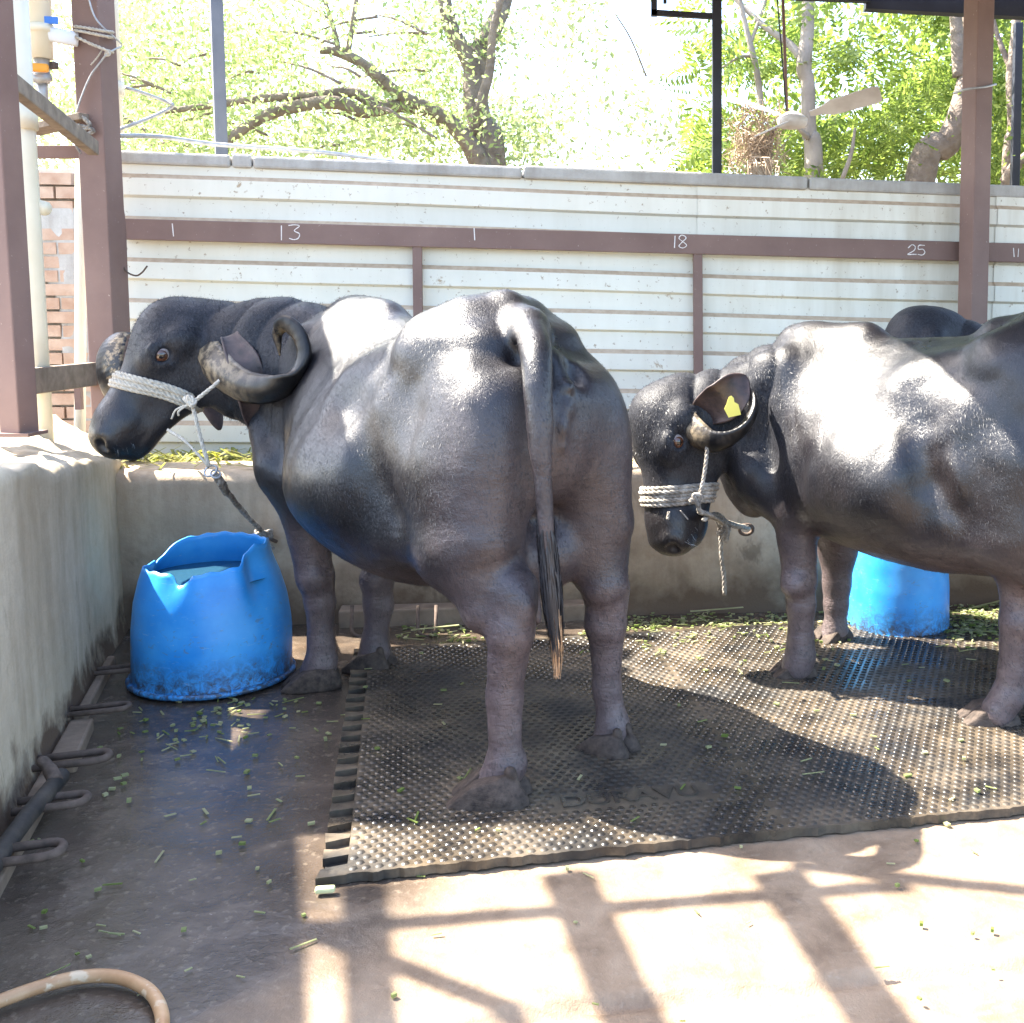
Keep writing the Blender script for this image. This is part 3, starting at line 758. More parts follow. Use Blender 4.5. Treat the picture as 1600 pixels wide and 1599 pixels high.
def leg_chain(fd, pts, rad, k0=.07):
    for i in range(len(pts) - 1): fd.cone(pts[i], pts[i + 1], rad[i], rad[i + 1], k0 if i == 0 else .025)
def head_volumes(fd, H):
    s = H.sc; R = H.R
    def e(c, r, k=.03, sub=False): fd.ell(H(*c), np.array(r) * s, k * s, R, sub)
    def cn(a, b, ra, rb, k=.03, sub=False): fd.cone(H(*a), H(*b), ra * s, rb * s, k * s, sub)
    e((.03, 0, -.05), (.130, .132, .125), .05)            # domed forehead
    e((.12, 0, -.04), (.11, .108, .082), .05)
    cn((.12, 0, -.095), (.36, 0, -.085), .112, .080, .05)   # face
    e((.27, 0, -.045), (.14, .052, .048), .04)            # nasal bridge
    e((.42, 0, -.085), (.085, .092, .078), .04)           # muzzle
    e((.475, 0, -.095), (.048, .080, .066), .03)
    for q in (1, -1):
        e((.10, .078 * q, -.155), (.125, .048, .095), .04)      # cheek
        e((.130, .094 * q, -.030), (.070, .042, .050), .03)     # brow
        e((.466, .050 * q, -.070), (.036, .034, .038), .02)     # nostril wing
        cn((.10, .065 * q, -.185), (.41, .040 * q, -.155), .058, .036, .04)   # jaw bone
        e((.045, .120 * q, -.055), (.055, .05, .05), .03)       # horn boss
    e((.41, 0, -.170), (.075, .060, .034), .03)           # lower lip
    e((.12, 0, -.18), (.13, .06, .08), .05)
    for q in (1, -1):
        cn((.475, .078 * q, -.150), (.385, .088 * q, -.150), .005, .003, .012, True)   # mouth line
        e((.510, .054 * q, -.068), (.022, .015, .026), .012, True)        # nostril
        e((.500, .074 * q, -.056), (.018, .012, .014), .012, True)
        e((.130, .134 * q, -.036), (.030, .020, .022), .014, True)   # eye socket
        for a_, rr in ((1, .0085), (-1, .0065), (1.75, .006), (-1.7, .005)):                    # lids
            P_ = [(.130 + .037 * math.cos(t), (.120 + .010 * math.sin(t)) * q, -.036 + a_ * .0245 * math.sin(t)) for t in np.linspace(0, math.pi, 6)]
            for u_, v_ in zip(P_, P_[1:]): cn(u_, v_, rr, rr, .010)
def neck_volumes(fd, pts, rads, side, k=.09):
    """pts centres, rads (half height, half width); side = lateral axis"""
    n = 26; P = spline(pts, max(2, n // (len(pts) - 1))); Rr = spline(rads, max(2, n // (len(pts) - 1)))
    for i, (p, r) in enumerate(zip(P, Rr)):
        t = P[min(i + 1, len(P) - 1)] - P[max(i - 1, 0)]; t = t / np.linalg.norm(t)
        l = np.array(side, float) if not callable(side) else side(i / (len(P) - 1)); l = l - t * (l @ t); l /= np.linalg.norm(l); u = np.cross(t, l)
        fd.ell(p, (max(.07, r[0] * .5), r[1], r[0]), k if i == 0 else .03, np.stack([t, l, u]))
def hoof_mesh(parent, P, d, sc, fore=False, group=None):
    """two claws and dewclaws under a pastern ending at P (ground point under fetlock), d = toe direction"""
    d = np.array([d[0], d[1], 0.]); d /= np.linalg.norm(d); l = np.array([-d[1], d[0], 0]); u = np.array([0, 0, 1.])
    P = np.array([P[0], P[1], P[2]], float); lo = P - np.array([.17, .17, .01]) * sc; hi = P + np.array([.17, .17, .15]) * sc
    fd = Field(lo, hi, .0046)
    Rh = np.stack([d, l, u])
    for q in (1, -1):
        b = P + l * .032 * q * sc
        g = Field(lo, hi, .0046)
        g.ell(b + d * .012 * sc + u * .004 * sc, np.array([.102, .036, .088]) * sc, .004, Rh)
        g.cone(b - d * .048 * sc + u * .024 * sc, b - d * .02 * sc + u * .03 * sc, .030 * sc, .034 * sc, .02)
        X, Y, Z = [q_.astype(np.float32) for q_ in g.ax]; X = X[:, None, None] - b[0]; Y = Y[None, :, None] - b[1]; Z = Z[None, None, :] - b[2]
        a_ = X * d[0] + Y * d[1]
        cut = (a_ - .118 * sc) * .62 + (Z - .0) * .785; g.d = np.maximum(g.d, cut.astype(np.float32))       # sloping front wall
        g.d = np.maximum(g.d, (Z - .074 * sc + a_ * .25).astype(np.float32) + 0 * g.d)                        # coronet
        cleft = (.0035 * sc - ((X + b[0] - P[0]) * l[0] + (Y + b[1] - P[1]) * l[1]) * q); g.d = np.maximum(g.d, cleft.astype(np.float32) + 0 * g.d)
        fd.d = np.minimum(fd.d, g.d)
        dc = P - d * .046 * sc + l * .026 * q * sc + u * .088 * sc; fd.cone(dc, dc - u * .026 * sc - d * .016 * sc, .014 * sc, .006 * sc, .006)
    fd.plane_cut(P[2] - .004)
    V, F = fd.mesh(); V = relax(V, F, 2, .4); V[:, 2] = np.maximum(V[:, 2], P[2] - .004)
    return mesh_np('hoof', V, F, M['hoof'], parent)
def pinterp(P, t):
    P = np.array(P, float); L = np.concatenate([[0], np.cumsum(np.linalg.norm(np.diff(P[:, :3], axis=0), axis=1))]); L /= L[-1]
    return np.array([np.interp(t, L, P[:, i]) for i in range(P.shape[1])])
def horn_mesh(parent, path, flat, axis, facedir=None, n=14):
    """path rows (x,y,z,half-width); flat = thickness ratio; axis = direction of the broad side"""
    P = np.array(spline(path, 8)); m = len(P); V = []; al = []; fc = []; cen = P[m // 4:, :3].mean(0)
    for i in range(m):
        t = P[min(i + 1, m - 1), :3] - P[max(i - 1, 0), :3]; t /= np.linalg.norm(t) + 1e-9
        x = np.array(axis[0], float) * (1 - i / (m - 1)) + np.array(axis[1], float) * (i / (m - 1)); x = x - t * (x @ t); x /= np.linalg.norm(x) + 1e-9; y = np.cross(t, x)
        for k in range(n):
            a = 2 * math.pi * k / n; ca, sa = math.cos(a), math.sin(a)
            sq = 1 + .10 * math.cos(4 * a)
            off = x * ca * P[i, 3] + y * sa * P[i, 3] * flat; tc = cen - P[i, :3] if facedir is None else np.array(facedir, float); tc = tc / (np.linalg.norm(tc) + 1e-9)
            V.append(P[i, :3] + off * (1 + .010 * math.sin(i * 1.9 + .5 * sa) * (1 - i / m)) * sq); al.append(i / (m - 1)); fc.append(max(0.0, float(off @ tc) / (np.linalg.norm(off) + 1e-9)))
    F = np.array([(i * n + k, i * n + (k + 1) % n, (i + 1) * n + (k + 1) % n, (i + 1) * n + k) for i in range(m - 1) for k in range(n)])
    V = V + [P[-1, :3] + (P[-1, :3] - P[-2, :3]) * .8]; al.append(1); fc.append(0); tip = len(V) - 1
    F = [tuple(f) for f in F] + [((m - 1) * n + k, (m - 1) * n + (k + 1) % n, tip) for k in range(n)]
    return V, F, al, fc
def make_horn(parent, path, flat, axis, face=0.0, facedir=None):
    V, F, al, fc = horn_mesh(parent, path, flat, axis, facedir)
    o = mesh_np('horn', V, F, M['horn'], parent, attrs=dict(along=al, face=np.array(fc) * face * (np.clip((np.array(al) - .55) / .2, 0, 1) if face < .9 else 1))); 
    return o
def make_ear(parent, path, width, openv, depth=.6, inner='earpink'):
    """leaf-shaped cupped ear: path rows xyz along its middle, width list, openv = direction the cup opens"""
    n = 18; P = [pinterp(path, t) for t in np.linspace(0, 1, n + 1)]
    W = np.interp(np.linspace(0, 1, n + 1), np.linspace(0, 1, len(width)), width); ks = np.hanning(5); ks /= ks.sum(); W = np.convolve(np.pad(W, 2, mode='edge'), ks, 'valid'); W[-1] *= .3
    V = []; m = 10
    for i, p in enumerate(P):
        t = P[min(i + 1, n)] - P[max(i - 1, 0)]; t /= np.linalg.norm(t); o_ = np.array(openv, float); o_ = o_ - t * (o_ @ t); o_ /= np.linalg.norm(o_); s_ = np.cross(t, o_)
        for k in range(m + 1):
            a = -1 + 2 * k / m; V.append(p + s_ * W[i] * math.sin(a * 1.35) / math.sin(1.35) + o_ * W[i] * depth * (1 - math.cos(a * 1.35)))
    F = np.array([(i * (m + 1) + k, i * (m + 1) + k + 1, (i + 1) * (m + 1) + k + 1, (i + 1) * (m + 1) + k) for i in range(n) for k in range(m)])
    o = mesh_np('ear', V, F, [M['earskin'], M[inner], M['earskin']], parent)
    sm = o.modifiers.new('thickness', 'SOLIDIFY'); sm.thickness = .009; sm.offset = 0; sm.material_offset = 0
    md = o.modifiers.new('sub', 'SUBSURF'); md.levels = 1; md.render_levels = 1
    return o
def make_eye(parent, H, q):
    s = H.sc; c = H(.129, .1175 * q, -.036); r = .0255 * s
    look = H.l * q * .93 + H.f * .26 + H.u * .05; look /= np.linalg.norm(look)
    def ball(name, c, r, mat, par, ang=None):
        V, F = [], []; a = look; x = np.cross(a, H.f); x /= np.linalg.norm(x); y = np.cross(a, x); nr, ns = 12, 20; mx = ang or math.pi
        for i in range(nr + 1):
            th = mx * i / nr
            for k in range(ns):
                ph = 2 * math.pi * k / ns; V.append(c + r * (a * math.cos(th) + (x * math.cos(ph) + y * math.sin(ph)) * math.sin(th)))
        F = np.array([(i * ns + k, i * ns + (k + 1) % ns, (i + 1) * ns + (k + 1) % ns, (i + 1) * ns + k) for i in range(nr) for k in range(ns)])
        return mesh_np(name, V, F, mat, par)
    e = ball('eye', c, r, M['eyewhite'], parent)
    ball('iris', c + look * r * .03, r * 1.0, M['iris'], e, .82); ball('pupil', c + look * r * .05, r * 1.0, M['pupil'], e, .36)
def strands(mb, roots, dirs, L, w, bend, n=3, mi=0):
    for p, d in zip(roots, dirs):
        l = L * random.uniform(.6, 1.25); side = np.cross(d, RNG.normal(size=3)); side /= np.linalg.norm(side) + 1e-9
        pts = [p + d * l * t + np.array(bend) * l * t * t for t in np.linspace(0, 1, n + 1)]
        V = []; F = []
        for i, q in enumerate(pts):
            ww = w * (1 - .85 * i / n); V += [q - side * ww, q + side * ww]
        F = [(2 * i, 2 * i + 1, 2 * i + 3, 2 * i + 2) for i in range(n)]
        mb.add(V, F, mi)
TRUNK = [  # x, z top, z bottom, half width, upper taper
    (.30, 1.16, .66, .15, .35), (.16, 1.31, .60, .225, .45), (.0, 1.385, .585, .285, .48), (-.18, 1.385, .56, .335, .46), (-.40, 1.345, .525, .395, .40),
    (-.62, 1.325, .51, .415, .36), (-.80, 1.345, .545, .395, .36), (-.95, 1.385, .62, .335, .38), (-1.08, 1.355, .72, .285, .42), (-1.20, 1.27, .82, .21, .40)]
def buffalo_body(name, label, group, A, H, neck, neck_r, neck_side, legs, tail, res=.009, trunk_rows=TRUNK, extra=None, th=0.0, wd=0.0):
    """legs: dict LF RF LH RH -> list of world joints (top to pastern) ; tail: list of world points + radii"""
    allp = np.array([A(x, y, z) for x in (-1.4, .4) for y in (-.46, .46) for z in (0, 1.5)] + [H(f, l, u) for f in (-.15, .56) for l in (-.18, .18) for u in (-.26, .1)] + [p for L in legs.values() for p in L['p']] + [p for p in tail[0]])
    lo = allp.min(0) - .06; hi = allp.max(0) + .06; lo[2] = 0
    fd = Field(lo, hi, res); s = A.sc; R = A.R
    trunk(fd, A, trunk_rows)
    def e(c, r, k=.05, sub=False): fd.ell(A(*c), np.array(r) * s, k * s, R, sub)
    def cn(a, b, ra, rb, k=.05, sub=False): fd.cone(A(*a), A(*b), ra * s, rb * s, k * s, sub)
    e((-.45, 0, .80), (.55, .40, .285), .06)                    # paunch
    e((-.55, .10, .83), (.42, .36, .27), .06); e((-.55, -.10, .83), (.42, .36, .27), .06)
    cn((-.78, 0, 1.335), (-1.0, 0, 1.365), .06, .058, .06)         # sacral ridge
    cn((.05, 0, 1.33 - wd), (-.25, 0, 1.335 - wd * .5), .07, .06, .08)
    for q in (1, -1):
        e((.10, .20 * q, .98), (.15, .085, .26), .06)              # shoulder
        cn((.02, .17 * q, 1.26 - wd), (.20, .20 * q, .92), .06, .085, .06)  # blade
        cn((.20, .20 * q, .92), (.02, .22 * q, .74), .085, .075, .05)  # upper arm
        e((-.86, .200 * q, 1.235), (.10, .065, .055), .13)
        e((-.70, .20 * q, 1.12), (.22, .13, .14), .12)        # hook bone
        e((-.97, .13 * q, 1.275), (.17, .11, .075), .09)
        cn((-.85, .21 * q, 1.27), (-.95, .10 * q, 1.35), .04, .05, .09)
        cn((-.86, .225 * q, 1.235), (-1.18, .115 * q, 1.13), .045, .055, .10)   # hook to pin
        e((-1.19, .115 * q, 1.115), (.06, .055, .06), .04)         # pin bone
        e((-1.02 + th, .205 * q, .93), (.185, .12, .30), .07)           # thigh
        e((-1.13 + th * .6, .16 * q, .93), (.10, .105, .25), .06)            # back of thigh
        e((-.94 + th, .235 * q, .82), (.12, .085, .19), .06)
        e((-1.05 + th, .205 * q, .74), (.125, .105, .17), .06)
        cn((-1.06 + th, .21 * q, .70), (-1.12 + th, .21 * q, .55), .112, .075, .05)
    for q in (1, -1):
        e((-.735, .335 * q, 1.25), (.09, .05, .06), .14, True)      # hollow of the flank
        e((-1.255, .060 * q, 1.19), (.035, .018, .04), .06, True)   # beside the tail head
        e((-.77 + th, .44 * q, .86), (.04, .06, .20), .10, True)       # groove before the thigh
        e((-.18, .395 * q, .88), (.03, .045, .20), .08, True)        # groove behind the shoulder
    for q in (1, -1):
        for a_, b_ in (((-.72 + th, .40 * q, 1.02), (-.79 + th, .40 * q, .86)), ((-.79 + th, .40 * q, .86), (-.90 + th, .36 * q, .70))): cn(a_, b_, .022, .026, .07, True)
        cn((-1.20, .14 * q, 1.04), (-1.19 + th * .5, .225 * q, .74), .045, .05, .05)
        cn((-1.02, .345 * q, 1.06), (-1.07, .325 * q, .78), .008, .014, .09, True)
        cn((.22, .285 * q, .98), (.06, .30 * q, .82), .035, .045, .05)
        cn((.03, .30 * q, 1.10), (-.02, .30 * q, .84), .008, .012, .08, True)
    for q in (1, -1):
        e((-.66, .375 * q, 1.14), (.10, .05, .09), .09, True)
        e((-.865, .245 * q, 1.235), (.055, .032, .034), .05)
    cn((-.90, 0, 1.375), (-1.0, 0, 1.385), .028, .030, .04)
    e((.27, 0, .74), (.11, .085, .17), .07)                       # brisket
    e((-.98 + th * .5, .06, .65), (.20, .11, .14), .05); e((-.98 + th * .5, -.06, .65), (.20, .11, .14), .05)
    e((-.70, 0, .70), (.42, .34, .20), .08)   # udder
    for q in (1, -1):
        for x in (-.90, -1.03): cn((x, .065 * q, .55), (x - .005, .07 * q, .445), .025, .013, .025)
    for q in (1, -1): fd.cone(A(-.74 + th, .28 * q, .70), A(-.94 + th, .25 * q, .68), .05 * s, .06 * s, .07)   # flank fold
    e((-1.265, 0, 1.03), (.035, .036, .075), .03); e((-1.268, 0, .965), (.024, .020, .05), .02)
    neck_volumes(fd, neck, neck_r, neck_side)
    head_volumes(fd, H)
    for key, L in legs.items(): leg_chain(fd, [np.array(p, float) for p in L['p']], [r * s for r in L['r'][:-1]] + [(L['r'][-1] + .008) * s])
    for key, L in legs.items():
        for c, r in L.get('e', []): fd.ell(c, np.array(r) * s, .025, R)
    TP = spline(tail[0], 6); TR = spline([[r] for r in tail[1]], 6)
    for i in range(len(TP) - 1): fd.cone(TP[i], TP[i + 1], TR[i][0], TR[i + 1][0], .035 if i < 3 else .008)
    if extra: extra(fd, A, H)
    V, F = fd.mesh(); V = relax(V, F, 2, .5); N = vnormals(V, F)
    # masks that follow the animal
    hz = V[:, 2] / s
    nz = np.array([0.0])
    leg = np.clip((.74 - hz) / .30, 0, 1); 
    la = ((V - A.O) @ A.h) / s; ly = ((V - A.O) @ A.l) / s
    rear = np.clip((-1.10 - la) / .12, 0, 1) * np.clip((1.2 - hz) / .25, 0, 1) * .45
    hd = V - H.P; hf = hd @ H.f / H.sc; hl = hd @ H.l / H.sc; hu = hd @ H.u / H.sc
    inhead = (hf > -.1) & (np.abs(hl) < .2) & (np.abs(hu) < .3) & (hf < .6)
    leg = np.clip(np.maximum(leg * leg * (3 - 2 * leg), rear), 0, 1); leg[inhead & (la > .1)] = 0
    neckc = np.array(spline(neck, 6)); dn = np.full(len(V), 9.0); tn = np.zeros(len(V))
    for i, p in enumerate(neckc):
        dd = np.linalg.norm(V - p, axis=1); m = dd < dn; dn[m] = dd[m]; tn[m] = i / (len(neckc) - 1)
    hair = np.clip((.42 - dn) / .2, 0, 1) * (tn > .05); hair = np.maximum(hair, np.where(inhead & (hf < .15), 1.0, 0))
    # skin folds on the neck
    seg = V - neck[0]; ax_ = np.array(neck[-1]) - np.array(neck[0]); Ln = np.linalg.norm(ax_); ax_ /= Ln
    sN = (seg @ ax_) / Ln
    win = np.clip((sN - .12) / .2, 0, 1) * np.clip((1.02 - sN) / .2, 0, 1) * np.clip((.36 - dn) / .06, 0, 1) * (~(inhead & (hf > .0)))
    up_ = np.clip((hz - .80) / .25, 0, 1)
    wob = np.sin(V[:, 2] * 9 + V[:, 0] * 5) * .5 + np.sin(V[:, 2] * 23) * .18
    fold = np.abs(np.sin(sN * 19 + wob * 1.1)) ** .6 - .7
    V = V + N * (fold * win * up_ * .015)[:, None]
    # faint ribs and muscle unevenness
    rib = np.sin(la * 44 + hz * 6) * np.clip(1 - np.abs(la + .40) / .28, 0, 1) * np.clip((hz - .72) / .1, 0, 1) * np.clip((1.22 - hz) / .12, 0, 1) * (np.abs(ly) > .2)
    V = V + N * (rib * .0022 + (.009 * vnoise3(V, 6.5, 1) + .005 * vnoise3(V, 14, 2) * np.clip(1.3 - leg, .4, 1)) * np.where(inhead, .25, 1.0) + .0025 * vnoise3(V, 30, 3) * np.where(inhead, .5, .6 + .5 * leg))[:, None]
    wr = np.abs(np.sin(V[:, 2] * 150 + 10 * vnoise3(V, 9, 5) + la * 30)) ** .5 - .6
    V = V + N * (wr * .0016 * np.clip((.50 - np.abs(hz - .62)) / .2 - 1.2, 0, 1) * (~inhead))[:, None]
    pink = np.zeros(len(V))
    root = empty(name, A.O, label, 'buffalo', group)
    mesh_np('body', V, F, M['skin'], root, attrs=dict(leg=leg, hair=hair, pink=pink))
    for q in (1, -1): make_eye(root, H, q)
    for key, L in legs.items(): hoof_mesh(root, L['hoof'], L['toe'], s * L.get('hs', 1.0))
    return root, V, N
HALT = {}
# ---- first buffalo: seen from its left rear, head turned left over the wall corner
A1 = Frame((-1.05, 4.10), (-.65, .76), 1.0)
H1 = HeadFrame(atY(262, 500, 4.24), (-.29, -.20, -.45), (-.46, -.28, .30), 1.16, .88)
def px(*a): return atY(*a)
legs1 = dict(
    LH=dict(p=[A1(-1.06, .20, .92), A1(-1.09, .215, .70), px(800, 925, 3.03), px(797, 985, 3.01), px(788, 1090, 3.03), px(790, 1195, 3.03), px(772, 1225, 3.03)],
            r=[.15, .125, .066, .062, .047, .053, .050], hoof=at(768, 1260), toe=(-1, .02), hs=1.26,
            e=[(px(818, 950, 2.99), (.035, .035, .05)), (px(792, 1190, 3.03), (.05, .055, .045))]),
    RH=dict(p=[A1(-1.03, -.20, .92), A1(-1.0, -.25, .70), px(948, 925, 3.36), px(947, 975, 3.35), px(948, 1075, 3.37), px(958, 1135, 3.37), px(953, 1158, 3.37)],
            r=[.15, .125, .066, .062, .044, .051, .050], hoof=at(952, 1181), toe=(-.7, .45), hs=1.05,
            e=[(px(958, 950, 3.32), (.035, .035, .05))]),
    LF=dict(p=[A1(.06, .22, .78), px(474, 790, 4.0), px(492, 900, 4.0), px(500, 940, 4.0), px(502, 1005, 4.0), px(502, 1035, 4.0), px(495, 1052, 4.0)],
            r=[.11, .085, .066, .055, .048, .056, .052], hoof=at(492, 1072), toe=(-.85, -.25), hs=1.05, e=[(px(494, 905, 3.98), (.055, .06, .06))]),
    RF=dict(p=[A1(.05, -.20, .75), A1(.02, -.2, .62), px(590, 905, 4.19), px(592, 945, 4.19), px(586, 1000, 4.19), px(586, 1020, 4.19), px(582, 1033, 4.19)],
            r=[.11, .082, .062, .055, .048, .056, .052], hoof=at(582, 1047), toe=(-.8, .2), hs=1.0))
tail1 = ([A1(-1.10, .0, 1.32), px(834, 535, 3.12), px(840, 590, 3.01), px(845, 700, 2.965), px(852, 800, 2.96), px(858, 880, 2.96), px(866, 960, 2.96)], [.06, .046, .041, .031, .023, .02, .015])
neck1 = [A1(-.06, 0, 1.07), A1(.14, .06, 1.075), px(455, 572, 4.22), px(390, 565, 4.25), H1(-.01, 0, -.10)]
neckr1 = [(.30, .23), (.285, .20), (.25, .18), (.225, .155), (.15, .125)]
def extra1(fd, A, H):
    for x, y, r, k in ((884, 606, (.026, .024, .024), .012), (886, 640, (.020, .024, .034), .015), (878, 668, (.020, .024, .040), .014), (880, 697, (.012, .016, .020), .012)):
        p = fd.hit(x, y) ; fd.ell(p + np.array([0, .004, 0]), r, k)
    for x, y, r in ((806, 556, (.012, .012, .02)),): fd.ell(fd.hit(x, y), r, .04, None, True)
    for x, y, r in ((836, 925, .016), (838, 960, .011)): pass
    fd.cone(atY(826, 905, 3.18), atY(838, 968, 3.17), .030, .014, .03)
buff1, BV1, BN1 = buffalo_body('buffalo', 'black buffalo with curled horns turning its head left, roped beside the torn blue bucket', 'tethered buffaloes', A1, H1, neck1, neckr1,
                               lambda t: A1.l * (1 - t) + H1.l * t, legs1, tail1, extra=extra1, th=-.085)
def mirror_path(path, H):
    out = []
    for p in path:
        v = np.array(p[:3]) - H.P; l = v @ H.l; out.append((*(np.array(p[:3]) - 2 * l * H.l), p[3]) if len(p) > 3 else tuple(np.array(p[:3]) - 2 * l * H.l))
    return out
def rows(*r): return [(*atY(a, b, c), w) for a, b, c, w in r]
make_horn(buff1, rows((316, 536, 4.24, .064), (340, 572, 4.08, .068), (380, 602, 3.96, .056), (422, 607, 3.87, .047), (458, 591, 3.84, .042), (475, 560, 3.84, .039), (469, 526, 3.86, .038), (449, 508, 3.89, .037), (434, 520, 3.91, .030), (437, 554, 3.90, .005)), .60, ((.5, -.3, .8), (.45, -.75, .4)), .8)
make_horn(buff1, rows((214, 650, 4.46, .070), (190, 622, 4.48, .080), (174, 590, 4.50, .084), (171, 560, 4.52, .080), (177, 538, 4.55, .066), (190, 524, 4.58, .042), (206, 521, 4.60, .01)), .24, ((.86, -.5, .1), (.8, -.55, -.2)), 1.4, (.45, -.9, 0))
EAR1 = [atY(358, 524, 4.10), atY(383, 570, 4.02), atY(397, 630, 4.02), atY(404, 690, 4.08)]
make_ear(buff1, EAR1, [.030, .052, .058, .045, .012], (.35, -.9, .25), .5, 'earskin')
make_ear(buff1, mirror_path(EAR1, H1), [.030, .052, .058, .045, .012], (-.5, .8, .2), .5, 'earskin')
def body_hair(root, V, N, sel, count, L, w, lean, name='hair', mat='hair'):
    idx = np.nonzero(sel)[0]; idx = RNG.choice(idx, min(count, len(idx)), replace=False)
    mb = MB(); d = N[idx] * .55 + np.array(lean) + RNG.normal(size=(len(idx), 3)) * .22; d /= np.linalg.norm(d, axis=1)[:, None]
    strands(mb, V[idx], d, L, w, (0, 0, -.25), 2)
    tag(mb.build(name, M[mat], root), kind='stuff')
def coat(root, V, N, A, H, count, L=.011, w=.0006):
    """short flat-lying coat over the whole animal, one narrow blade per hair"""
    idx = RNG.choice(len(V), count); n = N[idx]; P = V[idx] + RNG.normal(size=(count, 3)) * .003; P -= n * (((P - V[idx]) * n).sum(1))[:, None]
    d = -A.h * .55 + np.array([0, 0, -.8]) + RNG.normal(size=(count, 3)) * .35; d = d - n * (d * n).sum(1)[:, None]; d /= np.linalg.norm(d, axis=1)[:, None] + 1e-9
    d = d + n * RNG.uniform(.08, .45, size=(count, 1)); sd = np.cross(d, n); sd /= np.linalg.norm(sd, axis=1)[:, None] + 1e-9
    l = L * RNG.uniform(.5, 1.4, size=(count, 1))
    T = np.stack([P - sd * w, P + sd * w, P + d * l], 1).reshape(-1, 3)
    tag(mesh_np('coat', T, np.arange(3 * count).reshape(count, 3), M['hair'], root, smooth=False), kind='stuff')
def hair_sel(V, H, A):
    hd = V - H.P; hf = hd @ H.f / H.sc; la = ((V - A.O) @ A.h) / A.sc
    return (hf < .17) & (np.linalg.norm(hd, axis=1) < .62 * H.sc) & (la > .02) & (V[:, 2] > .62)
body_hair(buff1, BV1, BN1, hair_sel(BV1, H1, A1), 6500, .014, .0006, A1.h * -.3 + np.array([0, 0, -.12]))
coat(buff1, BV1, BN1, A1, H1, 70000)
def tail_switch(root, path, r0, tip_from, n=420):
    P = np.array(spline(path, 8)); mb = MB(); mt = MB()
    for k in range(n):
        t0 = random.uniform(0, .62); a = random.uniform(0, 6.28); r = r0 * (1.0 - .35 * abs(t0 - .35)) * random.uniform(.3, 1.05)
        off = np.array([math.cos(a), math.sin(a) * .8, 0]) * r; ln = random.uniform(.25, .42)
        ts = np.linspace(t0, min(1, t0 + ln), 5); pts = [pinterp(P, t) + off * (1 - .55 * max(0, t - .55) / .45) + RNG.normal(size=3) * .0015 for t in ts]
        V = []; sd = np.array([-math.sin(a), math.cos(a), 0])
        for i, q in enumerate(pts): ww = .0022 * (1 - .8 * i / 4); V += [q - sd * ww, q + sd * ww]
        (mt if ts[-1] > tip_from + random.uniform(-.06, .05) and t0 > tip_from - .30 else mb).add(V, [(2 * i, 2 * i + 1, 2 * i + 3, 2 * i + 2) for i in range(4)])
    tag(mb.build('tail_switch', M['hair'], root), kind='stuff'); tag(mt.build('tail_tip', M['tanhair'], root), kind='stuff')
tail_switch(buff1, [atY(852, 800, 2.96), atY(857, 870, 2.955), atY(864, 945, 2.955), atY(869, 1000, 2.955), atY(871, 1062, 2.96)], .030, .87, 950)

# ---- second buffalo: side on, head lowered
A2 = Frame((.64, 4.24), (-.74, .67), .965)
H2 = HeadFrame(atY(1018, 640, 4.20), (-.02, -.16, -.60), (-.88, -.42, .05), 1.12)
legs2 = dict(
    LF=dict(p=[A2(.06, .22, .78), px(1243, 800, 4.03), px(1250, 905, 4.03), px(1252, 945, 4.03), px(1250, 1000, 4.04), px(1250, 1025, 4.04), px(1245, 1042, 4.04)], r=[.11, .085, .062, .054, .046, .054, .050], hoof=at(1240, 1062), toe=(-1, -.1), hs=1.0, e=[(px(1244, 912, 4.0), (.055, .06, .055))]),
    RF=dict(p=[A2(.05, -.20, .75), px(1308, 860, 4.50), px(1307, 915, 4.50), px(1306, 945, 4.5), px(1305, 975, 4.5), px(1304, 988, 4.5), px(1302, 996, 4.5)], r=[.11, .080, .058, .050, .044, .052, .050], hoof=at(1300, 1006), toe=(-.7, -.5), hs=1.0),
    LH=dict(p=[A2(-.97, .20, .92), A2(-.95, .225, .70), px(1592, 915, 3.56), px(1590, 970, 3.55), px(1582, 1050, 3.56), px(1575, 1088, 3.56), px(1558, 1112, 3.56)], r=[.15, .12, .064, .060, .046, .053, .05], hoof=at(1545, 1135), toe=(-1, .0), hs=1.1),
    RH=dict(p=[A2(-.97, -.20, .92), A2(-.93, -.24, .70), A2(-1.12, -.24, .50), A2(-1.13, -.24, .42), A2(-1.1, -.24, .22), A2(-1.1, -.24, .12), A2(-1.07, -.24, .07)], r=[.15, .12, .064, .060, .046, .053, .05], hoof=A2(-1.05, -.24, 0), toe=A2.h, hs=1.0))
tail2 = ([A2(-1.12, 0, 1.30), A2(-1.24, .0, 1.22), A2(-1.29, 0, 1.0), A2(-1.30, 0, .75), A2(-1.30, 0, .5)], [.055, .042, .032, .022, .015])
neck2 = [A2(-.04, 0, 1.04), A2(.14, .07, 1.00), px(1180, 655, 4.24), px(1125, 650, 4.22), H2(-.02, 0, -.08)]
neckr2 = [(.28, .22), (.255, .18), (.205, .145), (.175, .13), (.125, .11)]
T2 = [(x, zt - .055 * min(1, max(0, (x + .6) / .4)), zb, hw * .95, tp) for x, zt, zb, hw, tp in TRUNK]
buff2, BV2, BN2 = buffalo_body('buffalo', 'dark buffalo at the right with lowered head and a yellow ear tag', 'tethered buffaloes', A2, H2, neck2, neckr2, lambda t: A2.l * (1 - t) + H2.l * t, legs2, tail2, trunk_rows=T2, th=.05, wd=.055)
HP2 = rows((1072, 660, 4.12, .060), (1090, 677, 4.05, .054), (1113, 689, 4.0, .044), (1140, 685, 3.98, .037), (1163, 668, 3.98, .032), (1176, 643, 4.01, .027), (1176, 620, 4.05, .020), (1168, 606, 4.08, .007))
